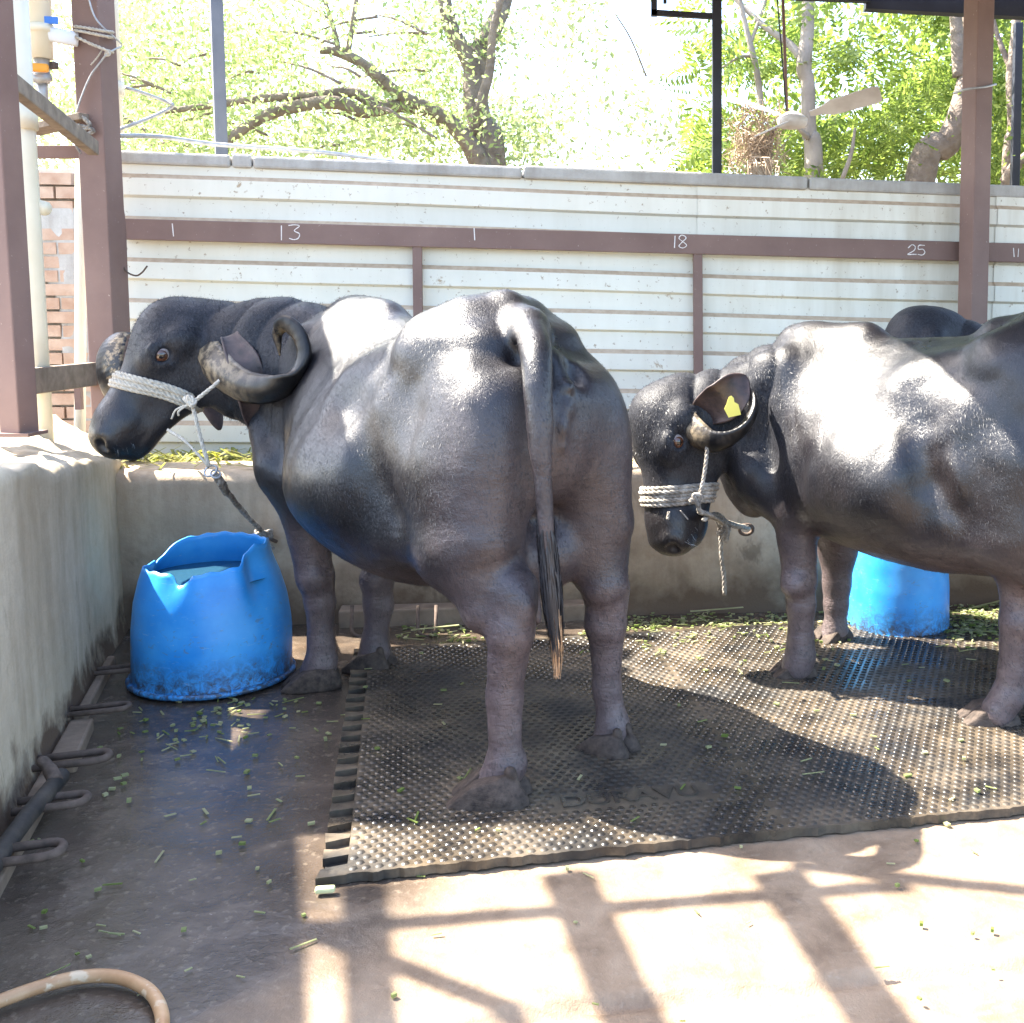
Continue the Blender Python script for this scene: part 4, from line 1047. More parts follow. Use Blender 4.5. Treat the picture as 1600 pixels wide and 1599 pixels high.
make_horn(buff2, HP2, .62, ((.2, -.4, .85), (.3, -.75, .5)), .5); make_horn(buff2, mirror_path(HP2, H2), .62, ((-.2, .4, .85), (-.3, .75, .5)), .5)
EAR2 = [atY(1090, 652, 4.14), atY(1106, 640, 4.09), atY(1132, 625, 4.05), atY(1150, 606, 4.05), atY(1167, 588, 4.08)]
make_ear(buff2, EAR2, [.035, .060, .076, .066, .014], (.15, -.95, .12), .45)
make_ear(buff2, mirror_path(EAR2, H2), [.035, .060, .076, .066, .014], (-.6, .7, .2), .45)
mb = MB(); c = atY(1143, 637, 3.985)
q = [(-13, 2), (-9, -6), (-7, -12), (-5, -18), (0, -20), (4, -16), (5, -9), (12, -5), (17, 13), (-5, 17)]
sc_ = 3.985 / 1750
fr = [c + np.array([x * sc_ * .92, .015 * (x / 17.), -y * sc_ * .92]) for x, y in q]; bk = [p + np.array([0, .003, 0]) for p in fr]
n_ = len(q); mb.add(fr + bk, [tuple(range(n_)), tuple(range(2 * n_ - 1, n_ - 1, -1))] + [(i, n_ + i, n_ + (i + 1) % n_, (i + 1) % n_) for i in range(n_)])
eo = mb.build('ear_tag', M['tagyellow'], buff2); eo['label'] = 'yellow plastic tag in the left ear'
body_hair(buff2, BV2, BN2, hair_sel(BV2, H2, A2), 3000, .011, .0006, A2.h * -.3 + np.array([0, 0, -.12]))
tail_switch(buff2, [A2(-1.30, 0, .62), A2(-1.30, 0, .5), A2(-1.30, 0, .38), A2(-1.30, 0, .25), A2(-1.29, 0, .18)], .03, .7, 150)
coat(buff2, BV2, BN2, A2, H2, 55000)
def whiskers(root, H, n=26):
    mb = MB()
    for k in range(n):
        q = random.choice((1, 1, -1)); p = H(random.uniform(.42, .49), q * random.uniform(.055, .080), random.uniform(-.135, -.085)); d = H.l * q * .8 + H.f * random.uniform(.1, .7) - H.u * random.uniform(0, .6); d /= np.linalg.norm(d)
        strands(mb, [p], [d], .045, .0004, (0, 0, -.1), 3)
    tag(mb.build('whiskers', M['whisker'], root), kind='stuff')
whiskers(buff1, H1, 14); whiskers(buff2, H2, 34)

# ---- third buffalo: only its forehead and back show behind the second
A3 = Frame((1.86, 4.66), (-1, 0.02), .95)
H3 = HeadFrame(atY(1424, 508, 4.66), (-.52, -.20, -.80), (-.72, -.2, .62), 1.05)
def std_legs(A):
    d = {}
    for k, q, x in (('LF', 1, .0), ('RF', -1, .06)):
        d[k] = dict(p=[A(.06, .21 * q, .78), A(.03 + x, .21 * q, .62), A(.06 + x, .2 * q, .42), A(.05 + x, .2 * q, .34), A(.05 + x, .2 * q, .17), A(.05 + x, .2 * q, .11), A(.07 + x, .2 * q, .07)], r=[.11, .085, .062, .054, .046, .054, .05], hoof=A(.09 + x, .2 * q, 0), toe=A.h)
    for k, q, x in (('LH', 1, .0), ('RH', -1, .1)):
        d[k] = dict(p=[A(-.97, .2 * q, .92), A(-.93, .24 * q, .70), A(-1.14 + x, .22 * q, .52), A(-1.15 + x, .22 * q, .44), A(-1.12 + x, .22 * q, .24), A(-1.12 + x, .22 * q, .13), A(-1.09 + x, .22 * q, .07)], r=[.15, .12, .064, .06, .046, .053, .05], hoof=A(-1.06 + x, .22 * q, 0), toe=A.h)
    return d
tail3 = ([A3(-1.12, 0, 1.30), A3(-1.24, .0, 1.22), A3(-1.29, 0, 1.0), A3(-1.30, 0, .7), A3(-1.30, 0, .45)], [.055, .042, .032, .022, .012])
neck3 = [A3(-.04, 0, 1.07), A3(.18, .0, 1.08), A3(.38, .0, 1.13), H3(-.02, 0, -.08)]
neckr3 = [(.28, .22), (.24, .17), (.19, .14), (.12, .11)]
buff3, BV3, BN3 = buffalo_body('buffalo', 'buffalo mostly hidden, only its dark forehead and back showing behind the tagged buffalo', 'tethered buffaloes', A3, H3, neck3, neckr3, lambda t: A3.l * (1 - t) + H3.l * t, std_legs(A3), tail3, res=.013)
HP3 = [(*H3(.06, .12, -.10), .05), (*H3(.06, .17, -.19), .045), (*H3(.0, .18, -.28), .036), (*H3(-.07, .16, -.29), .028), (*H3(-.09, .15, -.22), .008)]
make_horn(buff3, HP3, .6, ((0, 0, 1), (0, 0, 1)), .4); make_horn(buff3, mirror_path(HP3, H3), .6, ((0, 0, 1), (0, 0, 1)), .4)
#%%SECTION things
# ------------------------------------------------------------------ torn blue drums
def drum(name, c, r, prof_, rim, label, nseg=96, water=None, dents=()):
    """prof_: (height fraction, radius); rim(angle) -> height of the torn edge; angle 0 = +x, towards viewer = -90 deg"""
    t = empty(name, (c[0], c[1], 0), label, 'bucket', 'cut-down blue drums')
    V, F = [], []; nv = 26
    for i in range(nseg):
        a = 2 * math.pi * i / nseg; hh = rim(math.degrees(a) % 360)
        for j in range(nv + 1):
            v = j / nv; z = hh * v; rr = np.interp(z / .48, [p[0] for p in prof_], [p[1] for p in prof_]) * r
            for (da, dz, wa, wz, am) in dents:
                d = (math.degrees(a) - da + 180) % 360 - 180; rr += am * math.exp(-(d / wa) ** 2 - ((z - dz) / wz) ** 2)
            V.append((c[0] + rr * math.cos(a), c[1] + rr * math.sin(a), .006 + z))
    for i in range(nseg):
        for j in range(nv):
            a0, a1 = i * (nv + 1) + j, ((i + 1) % nseg) * (nv + 1) + j; F.append((a0, a1, a1 + 1, a0 + 1))
    F = [tuple(f) for f in F]; b = len(V); V.append((c[0], c[1], .02)); F += [(i * (nv + 1), b, ((i + 1) % nseg) * (nv + 1)) for i in range(nseg)]
    o = mesh_np('drum_shell', V, F, M['plastic'], t)
    sm = o.modifiers.new('wall', 'SOLIDIFY'); sm.thickness = .006; sm.offset = -1
    mb = MB(); mb.tube([(c[0] + r * 1.015 * math.cos(2 * math.pi * k / 64), c[1] + r * 1.015 * math.sin(2 * math.pi * k / 64), .014) for k in range(65)], .011, 8, cap=False)
    mb.build('base_rim', M['plastic'], t, smooth=True)
    if water:
        rw = np.interp(water / .48, [p[0] for p in prof_], [p[1] for p in prof_]) * r - .012
        mesh_np('water', [(c[0] + rw * math.cos(2 * math.pi * k / 48), c[1] + rw * math.sin(2 * math.pi * k / 48), water) for k in range(48)], [tuple(range(48))], M['water'], t, smooth=False)
    return t
PF = [(0, 1.0), (.08, .985), (.40, .97), (.62, .93), (.80, .86), (.92, .79), (1.05, .745)]
def rim1(a):
    h = float(np.interp(a, [0, 12, 30, 60, 100, 140, 160, 172, 184, 200, 225, 250, 258, 264, 272, 278, 300, 318, 330, 345, 360],
                        [.50, .515, .49, .495, .50, .485, .43, .405, .435, .43, .435, .437, .43, .395, .40, .432, .44, .45, .475, .505, .50]))
    return h + .003 * math.sin(a * .35)
drum('blue_bucket', (-1.607, 4.105), .285, PF, rim1, 'torn bright blue plastic bucket holding water near the left wall corner', water=.385,
     dents=((335, .42, 16, .12, -.035), (318, .42, 10, .10, .022), (182, .42, 14, .08, -.03), (262, .41, 9, .05, -.012), (20, .2, 30, .2, .012)))
def rim2(a): return .44 + .03 * math.sin(math.radians(a) * 2) + .012 * math.sin(math.radians(a) * 7)
drum('blue_bucket', (1.115, 4.735), .217, PF, rim2, 'pale blue plastic bucket standing under the belly of the tagged buffalo', water=None, dents=((250, .3, 30, .15, -.01),))

# ------------------------------------------------------------------ rubber mats
ME1 = np.array([.979, .204, 0]); ME1 /= np.linalg.norm(ME1); ME2 = np.array([-ME1[1], ME1[0], 0]); MW, MLn, MT = 1.178, 1.83, .024
def mat_pt(o, u, v, z): return o + ME1 * u + ME2 * v + np.array([0, 0, z])
stud_me = None
def rubber_mat(o, label, teeth, seed, limit=300):
    global stud_me
    t = empty('rubber_mat', (o[0], o[1], 0), label, 'mat', 'rubber stable mats')
    rr = random.Random(seed); mb = MB(); u0 = .062 if teeth else .0
    # slab with a slightly ragged front edge
    n = 90; topf = []; 
    fr = [(u0 + (MW - u0) * i / n, rr.uniform(-.004, .003) + .003 * math.sin(i * .9)) for i in range(n + 1)]
    vs_ = [mat_pt(o, u, v, z) for u, v in fr for z in (.001, MT)] + [mat_pt(o, u, MLn, z) for u, v in fr for z in (.001, MT)]
    N2 = 2 * (n + 1); fs = []
    for i in range(n):
        a = 2 * i; fs += [(a + 1, a + 3, N2 + a + 3, N2 + a + 1), (a, a + 2, a + 3, a + 1), (N2 + a + 1, N2 + a + 3, N2 + a + 2, N2 + a)]
    fs += [(0, 1, N2 + 1, N2), (2 * n + 1, 2 * n, N2 + 2 * n, N2 + 2 * n + 1)]
    mb.add(vs_, fs); mb.build('slab', M['rubber'], t)
    if teeth:
        k = 0; v = .0; p = MLn / 20.5
        while v < MLn - .03:
            mb = MB(); w0, w1 = (.052, .044)
            if k == 0: q = [(-.008, -.004), (.0615, -.002), (.0615, .050), (.0, .036)]
            else: q = [(.0, v - .002), (.0615, v + .010), (.0615, v + .034), (.0, v + .050)]
            q = [(a + rr.uniform(-.003, .003), b + rr.uniform(-.003, .003)) for a, b in q]
            P = [mat_pt(o, a, b, .001) for a, b in q] + [mat_pt(o, a, b, MT - .001) for a, b in q]
            mb.add(P, [(3, 2, 1, 0), (4, 5, 6, 7)] + [(i, (i + 1) % 4, 4 + (i + 1) % 4, 4 + i) for i in range(4)]); mb.build('interlock_tooth', M['rubber'], t); v += p; k += 1
        mb = MB()      # thin outer web that closes the sockets
        mb.add([mat_pt(o, a, b, z) for z in (.001, .004) for a, b in ((.006, .0), (.06, .0), (.06, MLn), (.006, MLn))], [(3, 2, 1, 0), (4, 5, 6, 7), (0, 1, 5, 4), (1, 2, 6, 5), (2, 3, 7, 6), (3, 0, 4, 7)])
        mb.build('socket_web', M['rubber'], t)
    # studs: six-sided low domes on a staggered grid
    if stud_me is None:
        hex_ = [(math.cos(math.pi / 3 * k), math.sin(math.pi / 3 * k)) for k in range(6)]
        V = [(x * .0118, y * .0118, 0) for x, y in hex_] + [(x * .0088, y * .0088, .0030) for x, y in hex_] + [(0, 0, .0034)]
        F = [(k, (k + 1) % 6, 6 + (k + 1) % 6, 6 + k) for k in range(6)] + [(6 + k, 6 + (k + 1) % 6, 12) for k in range(6)]
        stud_me = bpy.data.meshes.new('stud'); stud_me.from_pydata(V, [], F); stud_me.materials.append(M['rubber']); stud_me.polygons.foreach_set('use_smooth', [True] * len(F))
    pos = []; r = 0; v = .022
    while v < MLn - .015:
        u = u0 + .0145 + (.0155 if r % 2 else 0)
        while u < MW - .014:
            if not (teeth and .60 < u < 1.04 and .225 < v < .335): pos.append((u, v))
            u += .031
        v += .0268; r += 1
    for u, v in pos[:limit]:
        so_ = bpy.data.objects.new('stud', stud_me); COL.objects.link(so_); so_.parent = t; so_.location = Vector(mat_pt(o, u, v, MT)) - t.location
    hv = [tuple(v.co) for v in stud_me.vertices]; hf = [tuple(p.vertices) for p in stud_me.polygons]
    P = np.array([mat_pt(o, u, v, MT) for u, v in pos[limit:]]); nvx = len(hv)
    V = (P[:, None, :] + np.array(hv)[None]).reshape(-1, 3); F = [tuple(np.array(f) + nvx * i) for i in range(len(P)) for f in hf]
    tag(mesh_np('studs', V, F, M['rubber'], t), kind='stuff')
    return t
MO1 = at(500, 1382, 0.004) * [1, 1, 0]; MO2 = MO1 + ME1 * MW
mat1 = rubber_mat(MO1, 'studded black rubber mat with a toothed left edge under the rear hooves', True, 3)
mat2 = rubber_mat(MO2, 'studded black rubber mat at the right, under the tagged buffalo', False, 5)
rubber_mat(MO2 + ME1 * MW, 'black rubber mat at the far right behind the hind hoof of the tagged buffalo', False, 8)
tx = bpy.data.curves.new('embossed_lettering', 'FONT'); tx.body = 'DURAVU'; tx.size = .098; tx.extrude = .0025; tx.align_x = 'LEFT'; tx.offset = .001
txo = bpy.data.objects.new('embossed_lettering', tx); COL.objects.link(txo); txo.parent = mat1; tx.materials.append(M['rubber'])
bpy.context.view_layer.update(); tme = bpy.data.meshes.new_from_object(txo); bpy.data.objects.remove(txo); tme.name = 'embossed_lettering'
txo = bpy.data.objects.new('embossed_lettering', tme); COL.objects.link(txo); txo.parent = mat1
txo.location = Vector(mat_pt(MO1, .615, .245, MT + .0020)) - mat1.location; txo.rotation_euler = (0, 0, math.atan2(ME1[1], ME1[0]))

# ------------------------------------------------------------------ tethering rings, pipe, hose
def u_ring(base, out, side, L, hw, r, label, group='tethering rings in the left wall'):
    out = np.array(out, float); side = np.array(side, float); b = np.array(base, float); pts = []
    pts.append(b - side * hw - out * .05); pts.append(b - side * hw + out * (L - hw))
    for k in range(1, 8): a = -math.pi / 2 + math.pi * k / 8; pts.append(b + out * (L - hw + math.cos(a) * hw) + side * math.sin(a) * hw)
    pts.append(b + side * hw + out * (L - hw)); pts.append(b + side * hw - out * .05)
    mb = MB(); mb.tube(pts, r, 8); tag(mb.build('iron_ring', M['iron'], smooth=True), label, 'ring', group)
W3 = np.array([lwn[0], lwn[1], 0]); D3 = np.array([lwd[0], lwd[1], 0])
RL = ['rusty iron loop half hidden behind the torn blue bucket', 'rusty iron loop on the wall foot just in front of the blue bucket', 'thick rusty iron loop at the upper end of the black pipe', 'rusty iron loop over the middle of the black pipe', 'nearest rusty iron loop, beside the lower end of the black pipe']
for (x, y, L, hw, r), lab in zip([(172, 1047, .13, .026, .009), (134, 1110, .135, .028, .0095), (85, 1190, .15, .036, .0115), (55, 1257, .13, .034, .0115), (8, 1337, .13, .038, .012)], RL):
    u_ring(at(x, y, .055), W3 * .98 + np.array([0, 0, .02]), D3, L, hw, r, lab)
M3 = np.array([mgn[0], mgn[1], 0]); MD3 = np.array([mgd[0], mgd[1], 0])
for x, y, lab in ((565, 962, 'dark iron loop hanging at the manger foot behind the front legs'), (668, 962, 'dark iron loop hanging at the manger foot, right of its twin')):
    b = at(x, y, .07); u_ring(b + M3 * .02, np.array([0, 0, -.9]) + M3 * .35, MD3, .085, .038, .008, lab, 'tethering rings at the manger')
mb = MB(); mb.tube(spline([at(-30, 1385, .05), at(0, 1335, .055), at(40, 1280, .06), at(75, 1238, .07), at(96, 1212, .075)], 6), .024, 10)
po = mb.build('black_pipe', M['pipe'], smooth=True); tag(po, 'black rubber pipe lying along the foot of the left wall', 'pipe')
mb = MB(); mb.tube(spline([at(88, 1222, .08), at(76, 1200, .10), at(62, 1186, .12)], 4), [.02] * 4 + [.017] * 4 + [.012], 7); tag(mb.build('torn_pipe_end', M['iron'], smooth=True), 'torn flaring end piece sticking up from the black pipe', 'pipe end')
mb = MB(); mb.tube(spline([at(-90, 1600, .016), at(-20, 1572, .016), at(60, 1543, .016), at(125, 1527, .016), at(185, 1527, .016), at(232, 1548, .016), at(252, 1582, .016), at(252, 1625, .016), at(240, 1690, .016), at(150, 1800, .016)], 10), .0135, 14)
tag(mb.build('water_hose', M['hose'], smooth=True), 'dirty orange brown hose curling across the front left floor', 'hose')

# ------------------------------------------------------------------ ropes
def wrap(V, H, f0, tilt, off, n=40, phase=0.0, half=.010):
    hd = V - H.P; f = hd @ H.f / H.sc / H.fs; l = hd @ H.l / H.sc; u = hd @ H.u / H.sc + .09
    pts = []
    for k in range(n):
        a = 2 * math.pi * k / n; ft = f0 + tilt * math.sin(a + phase)
        an = np.arctan2(u, l); m = (np.abs(f - ft) < half * 1.6) & (np.abs((an - a + math.pi) % (2 * math.pi) - math.pi) < .16) & (np.hypot(l, u) < .155)
        r = np.median(np.hypot(l, u)[m]) if m.any() else np.nan
        pts.append((ft, a, r))
    P = np.array(pts); ok = ~np.isnan(P[:, 2]); P[:, 2] = np.interp(np.arange(n), np.nonzero(ok)[0], P[ok, 2], period=n)
    ks = np.array([.25, .5, .25]); r = np.convolve(np.concatenate([P[-1:, 2], P[:, 2], P[:1, 2]]), ks, 'valid')
    return [H(ft, (rr + off) * math.cos(a), (rr + off) * math.sin(a) - .09) for (ft, a, _), rr in zip(pts, r)]
def halter(root_name, V, H, bands, extra, mat, label):
    mb = MB()
    for f0, tilt, ph, r, off in bands:
        p = wrap(V, H, f0, tilt, off, phase=ph); rope_mb(mb, p + p[:2], r, 3)
    for pts, r in extra: rope_mb(mb, pts, r, 6)
    return tag(mb.build(root_name, mat, smooth=True), label, 'halter')
K1 = atY(300, 630, 3.97)
halter('rope_halter', BV1, H1, [(.215 + .0118 * k, .045, 0.0, .0085, .005 + (.004 if k in (1, 3) else 0)) for k in range(5)],
       [([K1, atY(318, 616, 3.97), atY(342, 596, 3.99), atY(366, 570, 4.06)], .0075), ([K1, atY(312, 680, 3.96), atY(327, 730, 3.95)], .0085), ([atY(262, 672, 4.02), atY(292, 692, 3.98), atY(327, 730, 3.95)], .007),
        ([atY(288, 622, 3.975), atY(300, 634, 3.955), atY(304, 628, 3.96), atY(294, 620, 3.965), atY(300, 636, 3.96)], .009), ([K1, atY(276, 640, 3.97), atY(268, 655, 3.975)], .004), ([K1, atY(280, 642, 3.965), atY(279, 650, 3.97)], .004)],
       M['rope'], 'pale jute halter wound round the muzzle beside the torn bucket')
def ring(mb, c, r, w, n1, n2):
    n1 = np.array(n1, float); n2 = np.array(n2, float); mb.tube([np.array(c) + r * (n1 * math.cos(2 * math.pi * k / 20) + n2 * math.sin(2 * math.pi * k / 20)) for k in range(21)], w, 6, cap=False)
mb = MB(); ring(mb, atY(329, 736, 3.95), .022, .004, (1, 0, .2), (0, .5, .8)); ring(mb, atY(337, 741, 3.95), .018, .004, (.8, 0, -.5), (.3, .7, .5)); tag(mb.build('swivel_ring', M['galv'], smooth=True), 'small metal swivel ring linking the jute halter to its tether', 'ring')
mb = MB(); KN = MG0 + mgd * 1.02
wallk = atY(416, 834, 4.80)
rope_mb(mb, [atY(337, 744, 3.95), atY(352, 765, 4.08), atY(380, 800, 4.45), wallk + np.array([0, -.05, .02])], .012, 6)
for k in range(3): rope_mb(mb, [wallk + np.array([-.03, -.05, -.02 + .02 * k]), wallk + np.array([.0, -.075, .02 - .01 * k]), wallk + np.array([.035, -.045, .0 + .01 * k]), wallk + np.array([.0, -.03, -.03])], .012, 5)
for dx, dz in ((-.05, -.07), (.045, -.06)): rope_mb(mb, [wallk + np.array([0, -.05, 0]), wallk + np.array([dx * .6, -.05, dz * .5]), wallk + np.array([dx, -.04, dz])], .007, 4)
for k in range(2): rope_mb(mb, [atY(335, 742, 3.95), atY(346, 752 + 6 * k, 3.99), atY(354, 768 + 4 * k, 4.1)], .013, 4)
tag(mb.build('tether_rope', M['rope2'], smooth=True), 'frayed tether rope tied to the manger above the torn blue bucket', 'rope')
mb = MB(); mb.tube([wallk + np.array([-.02, .03, 0]), wallk + np.array([.03, -.05, -.01]), wallk + np.array([.055, -.03, -.03])], .008, 7); tag(mb.build('iron_hook', M['iron'], smooth=True), 'rusty iron hook in the manger wall holding the frayed tether', 'hook')
K2 = atY(1091, 784, 3.97)
halter('rope_halter', BV2, H2, [(.275 + .0145 * k, .02, .5, .0092, .006 + (.004 if k in (1, 3) else 0)) for k in range(5)],
       [([atY(1105, 690, 4.0), atY(1104, 715, 3.99), atY(1099, 750, 3.98), K2], .008), ([K2, atY(1094, 800, 3.97), atY(1112, 806, 4.08), atY(1130, 818, 4.3)], .009),
        ([atY(1078, 782, 3.95), K2, atY(1096, 776, 3.97), atY(1084, 774, 3.965), atY(1092, 792, 3.96)], .009), ([atY(1045, 800, 3.93), atY(1043, 812, 3.92)], .006), ([atY(1063, 798, 3.94), atY(1075, 812, 3.94)], .003)],
       M['rope2'], 'grey rope halter round the muzzle of the buffalo with the ear tag')
mb = MB(); w2 = atY(1165, 822, 4.93)
rope_mb(mb, [atY(1094, 800, 3.97), atY(1115, 808, 4.25), atY(1140, 818, 4.6), w2 + np.array([0, -.04, 0])], .012, 6)
rope_mb(mb, [atY(1100, 812, 4.0), atY(1120, 804, 4.3), atY(1145, 822, 4.7), w2 + np.array([.01, -.04, .0])], .010, 6)
rope_mb(mb, [atY(1118, 806, 4.45), atY(1125, 830, 4.5), atY(1127, 870, 4.5), atY(1131, 900, 4.5), atY(1132, 930, 4.5)], .009, 6)
for k in range(3): rope_mb(mb, [atY(1120 + 4 * k, 812, 4.44), atY(1130 + 3 * k, 826, 4.43), atY(1122 + 6 * k, 834 + 6 * k, 4.44), atY(1140, 822, 4.5)], .010, 4)
tag(mb.build('tether_rope', M['rope2'], smooth=True), 'knotted tether rope with a long dangling end below the tagged buffalo head', 'rope')
mb = MB(); ring(mb, w2 + np.array([0, -.03, -.01]), .03, .008, (1, 0, 0), (0, -.5, .85)); tag(mb.build('iron_ring', M['iron'], smooth=True), 'dark iron ring in the manger wall beneath the tagged buffalo neck', 'ring')
mb = MB()
pb = atS(1503, 516, .26)
for k in range(4): rope_mb(mb, [pb + np.array([-.03, -.02, .03 - .02 * k]), pb + np.array([.0, -.05, .03 - .018 * k]), pb + np.array([.06, -.06, .02 - .02 * k]), pb + np.array([.12, .03, .02 - .02 * k])], .012, 4)
rope_mb(mb, [pb + np.array([-.01, -.05, 0]), pb + np.array([-.005, -.055, -.05]), pb + np.array([-.015, -.05, -.12])], .012, 4)
tag(mb.build('post_rope', M['rope'], smooth=True), 'white rope tied round the foot of the right brown post', 'rope')
# wraps on the thick left post
def pw(x, y, d=5.03): return atY(x, y, d)
mb = MB()
for y0, y1 in ((42, 50), (48, 58), (58, 80)):
    rope_mb(mb, [pw(119, y0), pw(140, (y0 + y1) / 2 - 1), pw(169, y1), pw(172, y1, 5.2), pw(118, y0, 5.2), pw(119, y0)], .008, 3)
rope_mb(mb, [pw(168, 78), pw(166, 86), pw(170, 84), pw(168, 80)], .009, 4); rope_mb(mb, [pw(160, 78), pw(152, 90), pw(142, 102)], .004, 4)
tag(mb.build('post_rope', M['rope'], smooth=True), 'pale rope wrapped three times high round the thick left post', 'rope')
mb = MB()
rope_mb(mb, [pw(118, 178), pw(132, 186), pw(140, 196), pw(128, 205), pw(122, 212), pw(112, 216)], .010, 5); rope_mb(mb, [pw(122, 196), pw(138, 200), pw(146, 205), pw(130, 212), pw(108, 210)], .009, 5); rope_mb(mb, [pw(112, 190), pw(124, 205), pw(118, 225), pw(126, 240)], .006, 5)
tag(mb.build('brace_rope', M['rope2'], smooth=True), 'frayed cord knotting the wooden brace to the thick left post', 'rope')
# wires and cables
def wire(name, pts, r, mat, label, cat='wire', n=8):
    mb = MB(); mb.tube(spline(pts, n), r, 7); return tag(mb.build(name, M[mat], smooth=True), label, cat)
wire('steel_wire', [pw(134, -20), pw(146, 22), pw(160, 42), pw(178, 58, 5.1), pw(190, 71, 5.2), pw(178, 78, 5.1), pw(168, 84), pw(158, 96), pw(142, 118), pw(128, 150), pw(118, 180)], .004, 'galv', 'thin grey wire looping down the thick left post')
wire('bent_rod', [atY(196, 137, 5.3), atY(225, 146, 5.4), atY(255, 157, 5.5), atY(270, 164, 5.5), atY(262, 171, 5.5), atY(225, 188, 5.4), atY(178, 205, 5.3)], .0085, 'galv', 'bent galvanised rod sticking out right of the thick left post', 'rod', 4)
wire('overhead_cable', [atY(176, 212, 5.25), atY(250, 214, 5.45), atY(340, 226, 5.65), atY(500, 238, 5.72), atY(640, 256, 5.78), atY(760, 268, 5.82), atY(900, 284, 5.88), atY(1090, 292, 5.96), atY(1180, 291, 6.0), atY(1285, 304, 6.05)], .0115, 'galv', 'grey cable sagging along the coping of the back wall', 'cable')
wire('rusty_rod', [atY(188, 308, 5.2), atY(194, 350, 5.2), atY(196, 400, 5.2), atY(201, 520, 5.2)], .008, 'brown', 'thin rusty rod standing against the sheets beside the thick left post', 'rod', 4)
wire('hook_wire', [atY(190, 412, 5.15), atY(198, 425, 5.15), atY(212, 431, 5.14), atY(222, 426, 5.13), atY(230, 416, 5.12)], .004, 'iron', 'small hooked wire on the sheets near the thick left post')
wire('fence_wire', [atS(1490, 146, .2), atS(1510, 140, .28), atS(1540, 136, .28), atS(1556, 132, .2)], .006, 'galv', 'twisted wire round the right brown post above the coping')
#%%SECTION background
# ------------------------------------------------------------------ left background: pipes, tap, brick wall, white wall
def pipe(name, pts, r, mat, label, cat='pipe', joints=()):
    t = empty(name, pts[0], label, cat); mb = MB(); mb.tube(pts, r, 14); mb.build('tube', M[mat], t, smooth=True)
    for p, q in joints: mb = MB(); mb.tube([p, q], r * 1.22, 14); mb.build('coupling', M[mat], t, smooth=True)
    return t
a, b = atY(63, 660, 4.6), atY(24, 0, 4.6)
def lerp(a, b, t): return np.array(a) * (1 - t) + np.array(b) * t
pipe('cream_pipe', [ext(a, b, .2), ext(a, b, 3.4)], .047, 'pvc', 'wide cream water pipe between the thin left post and the brick wall', joints=[(lerp(a, b, .70), lerp(a, b, .76))])
a, b = atY(125, 640, 5.5), atY(128, 0, 5.5)
pipe('cream_pipe', [ext(a, b, .2), ext(a, b, 2.15)], .026, 'pvc', 'narrow cream pipe standing just left of the thick brown post')
a, b = atY(180, 150, 5.4), atY(174, 0, 5.4)
pipe('cream_pipe', [ext(a, b, 2.2), ext(a, b, 3.4)], .03, 'pvc', 'pale pipe rising close behind the right edge of the thick left post', joints=[(atY(182, 150, 5.4), atY(181, 128, 5.4))])
a, b = atY(64, 92, 5.0), atY(60, 0, 5.0)
t = pipe('tap_pipe', [a, ext(a, b, 3.4)], .05, 'pvc', 'cream downpipe ending in a tap with an orange handle', 'tap', joints=[(atY(62, 52, 5.0), atY(61, 40, 5.0))])
mb = MB(); mb.tube([atY(66, 130, 5.0), atY(65, 92, 5.0)], .032, 12); mb.tube([atY(44, 118, 5.0), atY(62, 124, 4.97), atY(78, 120, 5.0)], .022, 10); mb.tube([atY(68, 165, 5.0), atY(66, 130, 5.0)], .022, 10); mb.build('tap_body', M['galv'], t, smooth=True)
mb = MB(); mb.box(atY(61, 106, 4.93), (.075, .03, .035), rz=.3); mb.build('tap_handle', M['orange'], t, bevel=.008)
mb = MB(); mb.box(atY(78, 103, 5.02), (.07, .03, .03), rz=-.3); mb.build('tap_lever', M['iron'], t, bevel=.004)
mb = MB(); mb.tube(spline([atY(70, 52, 4.99), atY(95, 57, 5.0), atY(121, 62, 5.05)], 5), .032, 8, squash=.4); tag(mb.build('cloth_strip', M['white'], smooth=True), 'pale cloth strip stretched from the tap pipe to the thick left post', 'cloth')
mb = MB(); mb.box(atY(80, 32, 4.98), (.055, .012, .03), rz=.2); tag(mb.build('blue_tie', M['bluecloth']), 'small blue plastic tie fluttering beside the tap pipe', 'tie')
mb = MB(); mb.tube([atY(48, 320, 4.7), atY(70, 326, 4.62)], .03, 10); tag(mb.build('pipe_stub', M['pvc'], smooth=True), 'short cream pipe stub sticking sideways from the wide cream pipe', 'pipe')
# brick wall
BW = empty('brick_wall', (-3.9, 6.55, 0), 'weathered brick wall with crumbling plaster behind the left posts', 'wall')
mb = MB(); mb.box((-3.75, 6.72, 1.09), (1.9, .18, 2.18)); mb.build('mortar_core', M['mortar'], BW)
bm_me = None
for r in range(27):
    z = .04 + r * .080
    for k in range(9):
        x = -4.66 + k * .212 + (.106 if r % 2 else 0)
        if x > -2.86: continue
        if bm_me is None:
            q = MB(); q.box(BW.location, (.198, .07, .066)); bo = q.build('brick', M['brick'], BW, bevel=.006); bm_me = bo.data; bo.location = Vector((x, 6.615, z)) - BW.location
        else:
            if x - .1 > -3.32 + .02 * random.random() and z > 1.75 - (x + 3.3) * 1.6 - .25: continue
            bo = bpy.data.objects.new('brick', bm_me); COL.objects.link(bo); bo.parent = BW; bo.location = Vector((x, 6.615 - random.random() * .012, z)) - BW.location
            bo.rotation_euler = (random.uniform(-.03, .03), random.uniform(-.02, .02), random.uniform(-.04, .04))
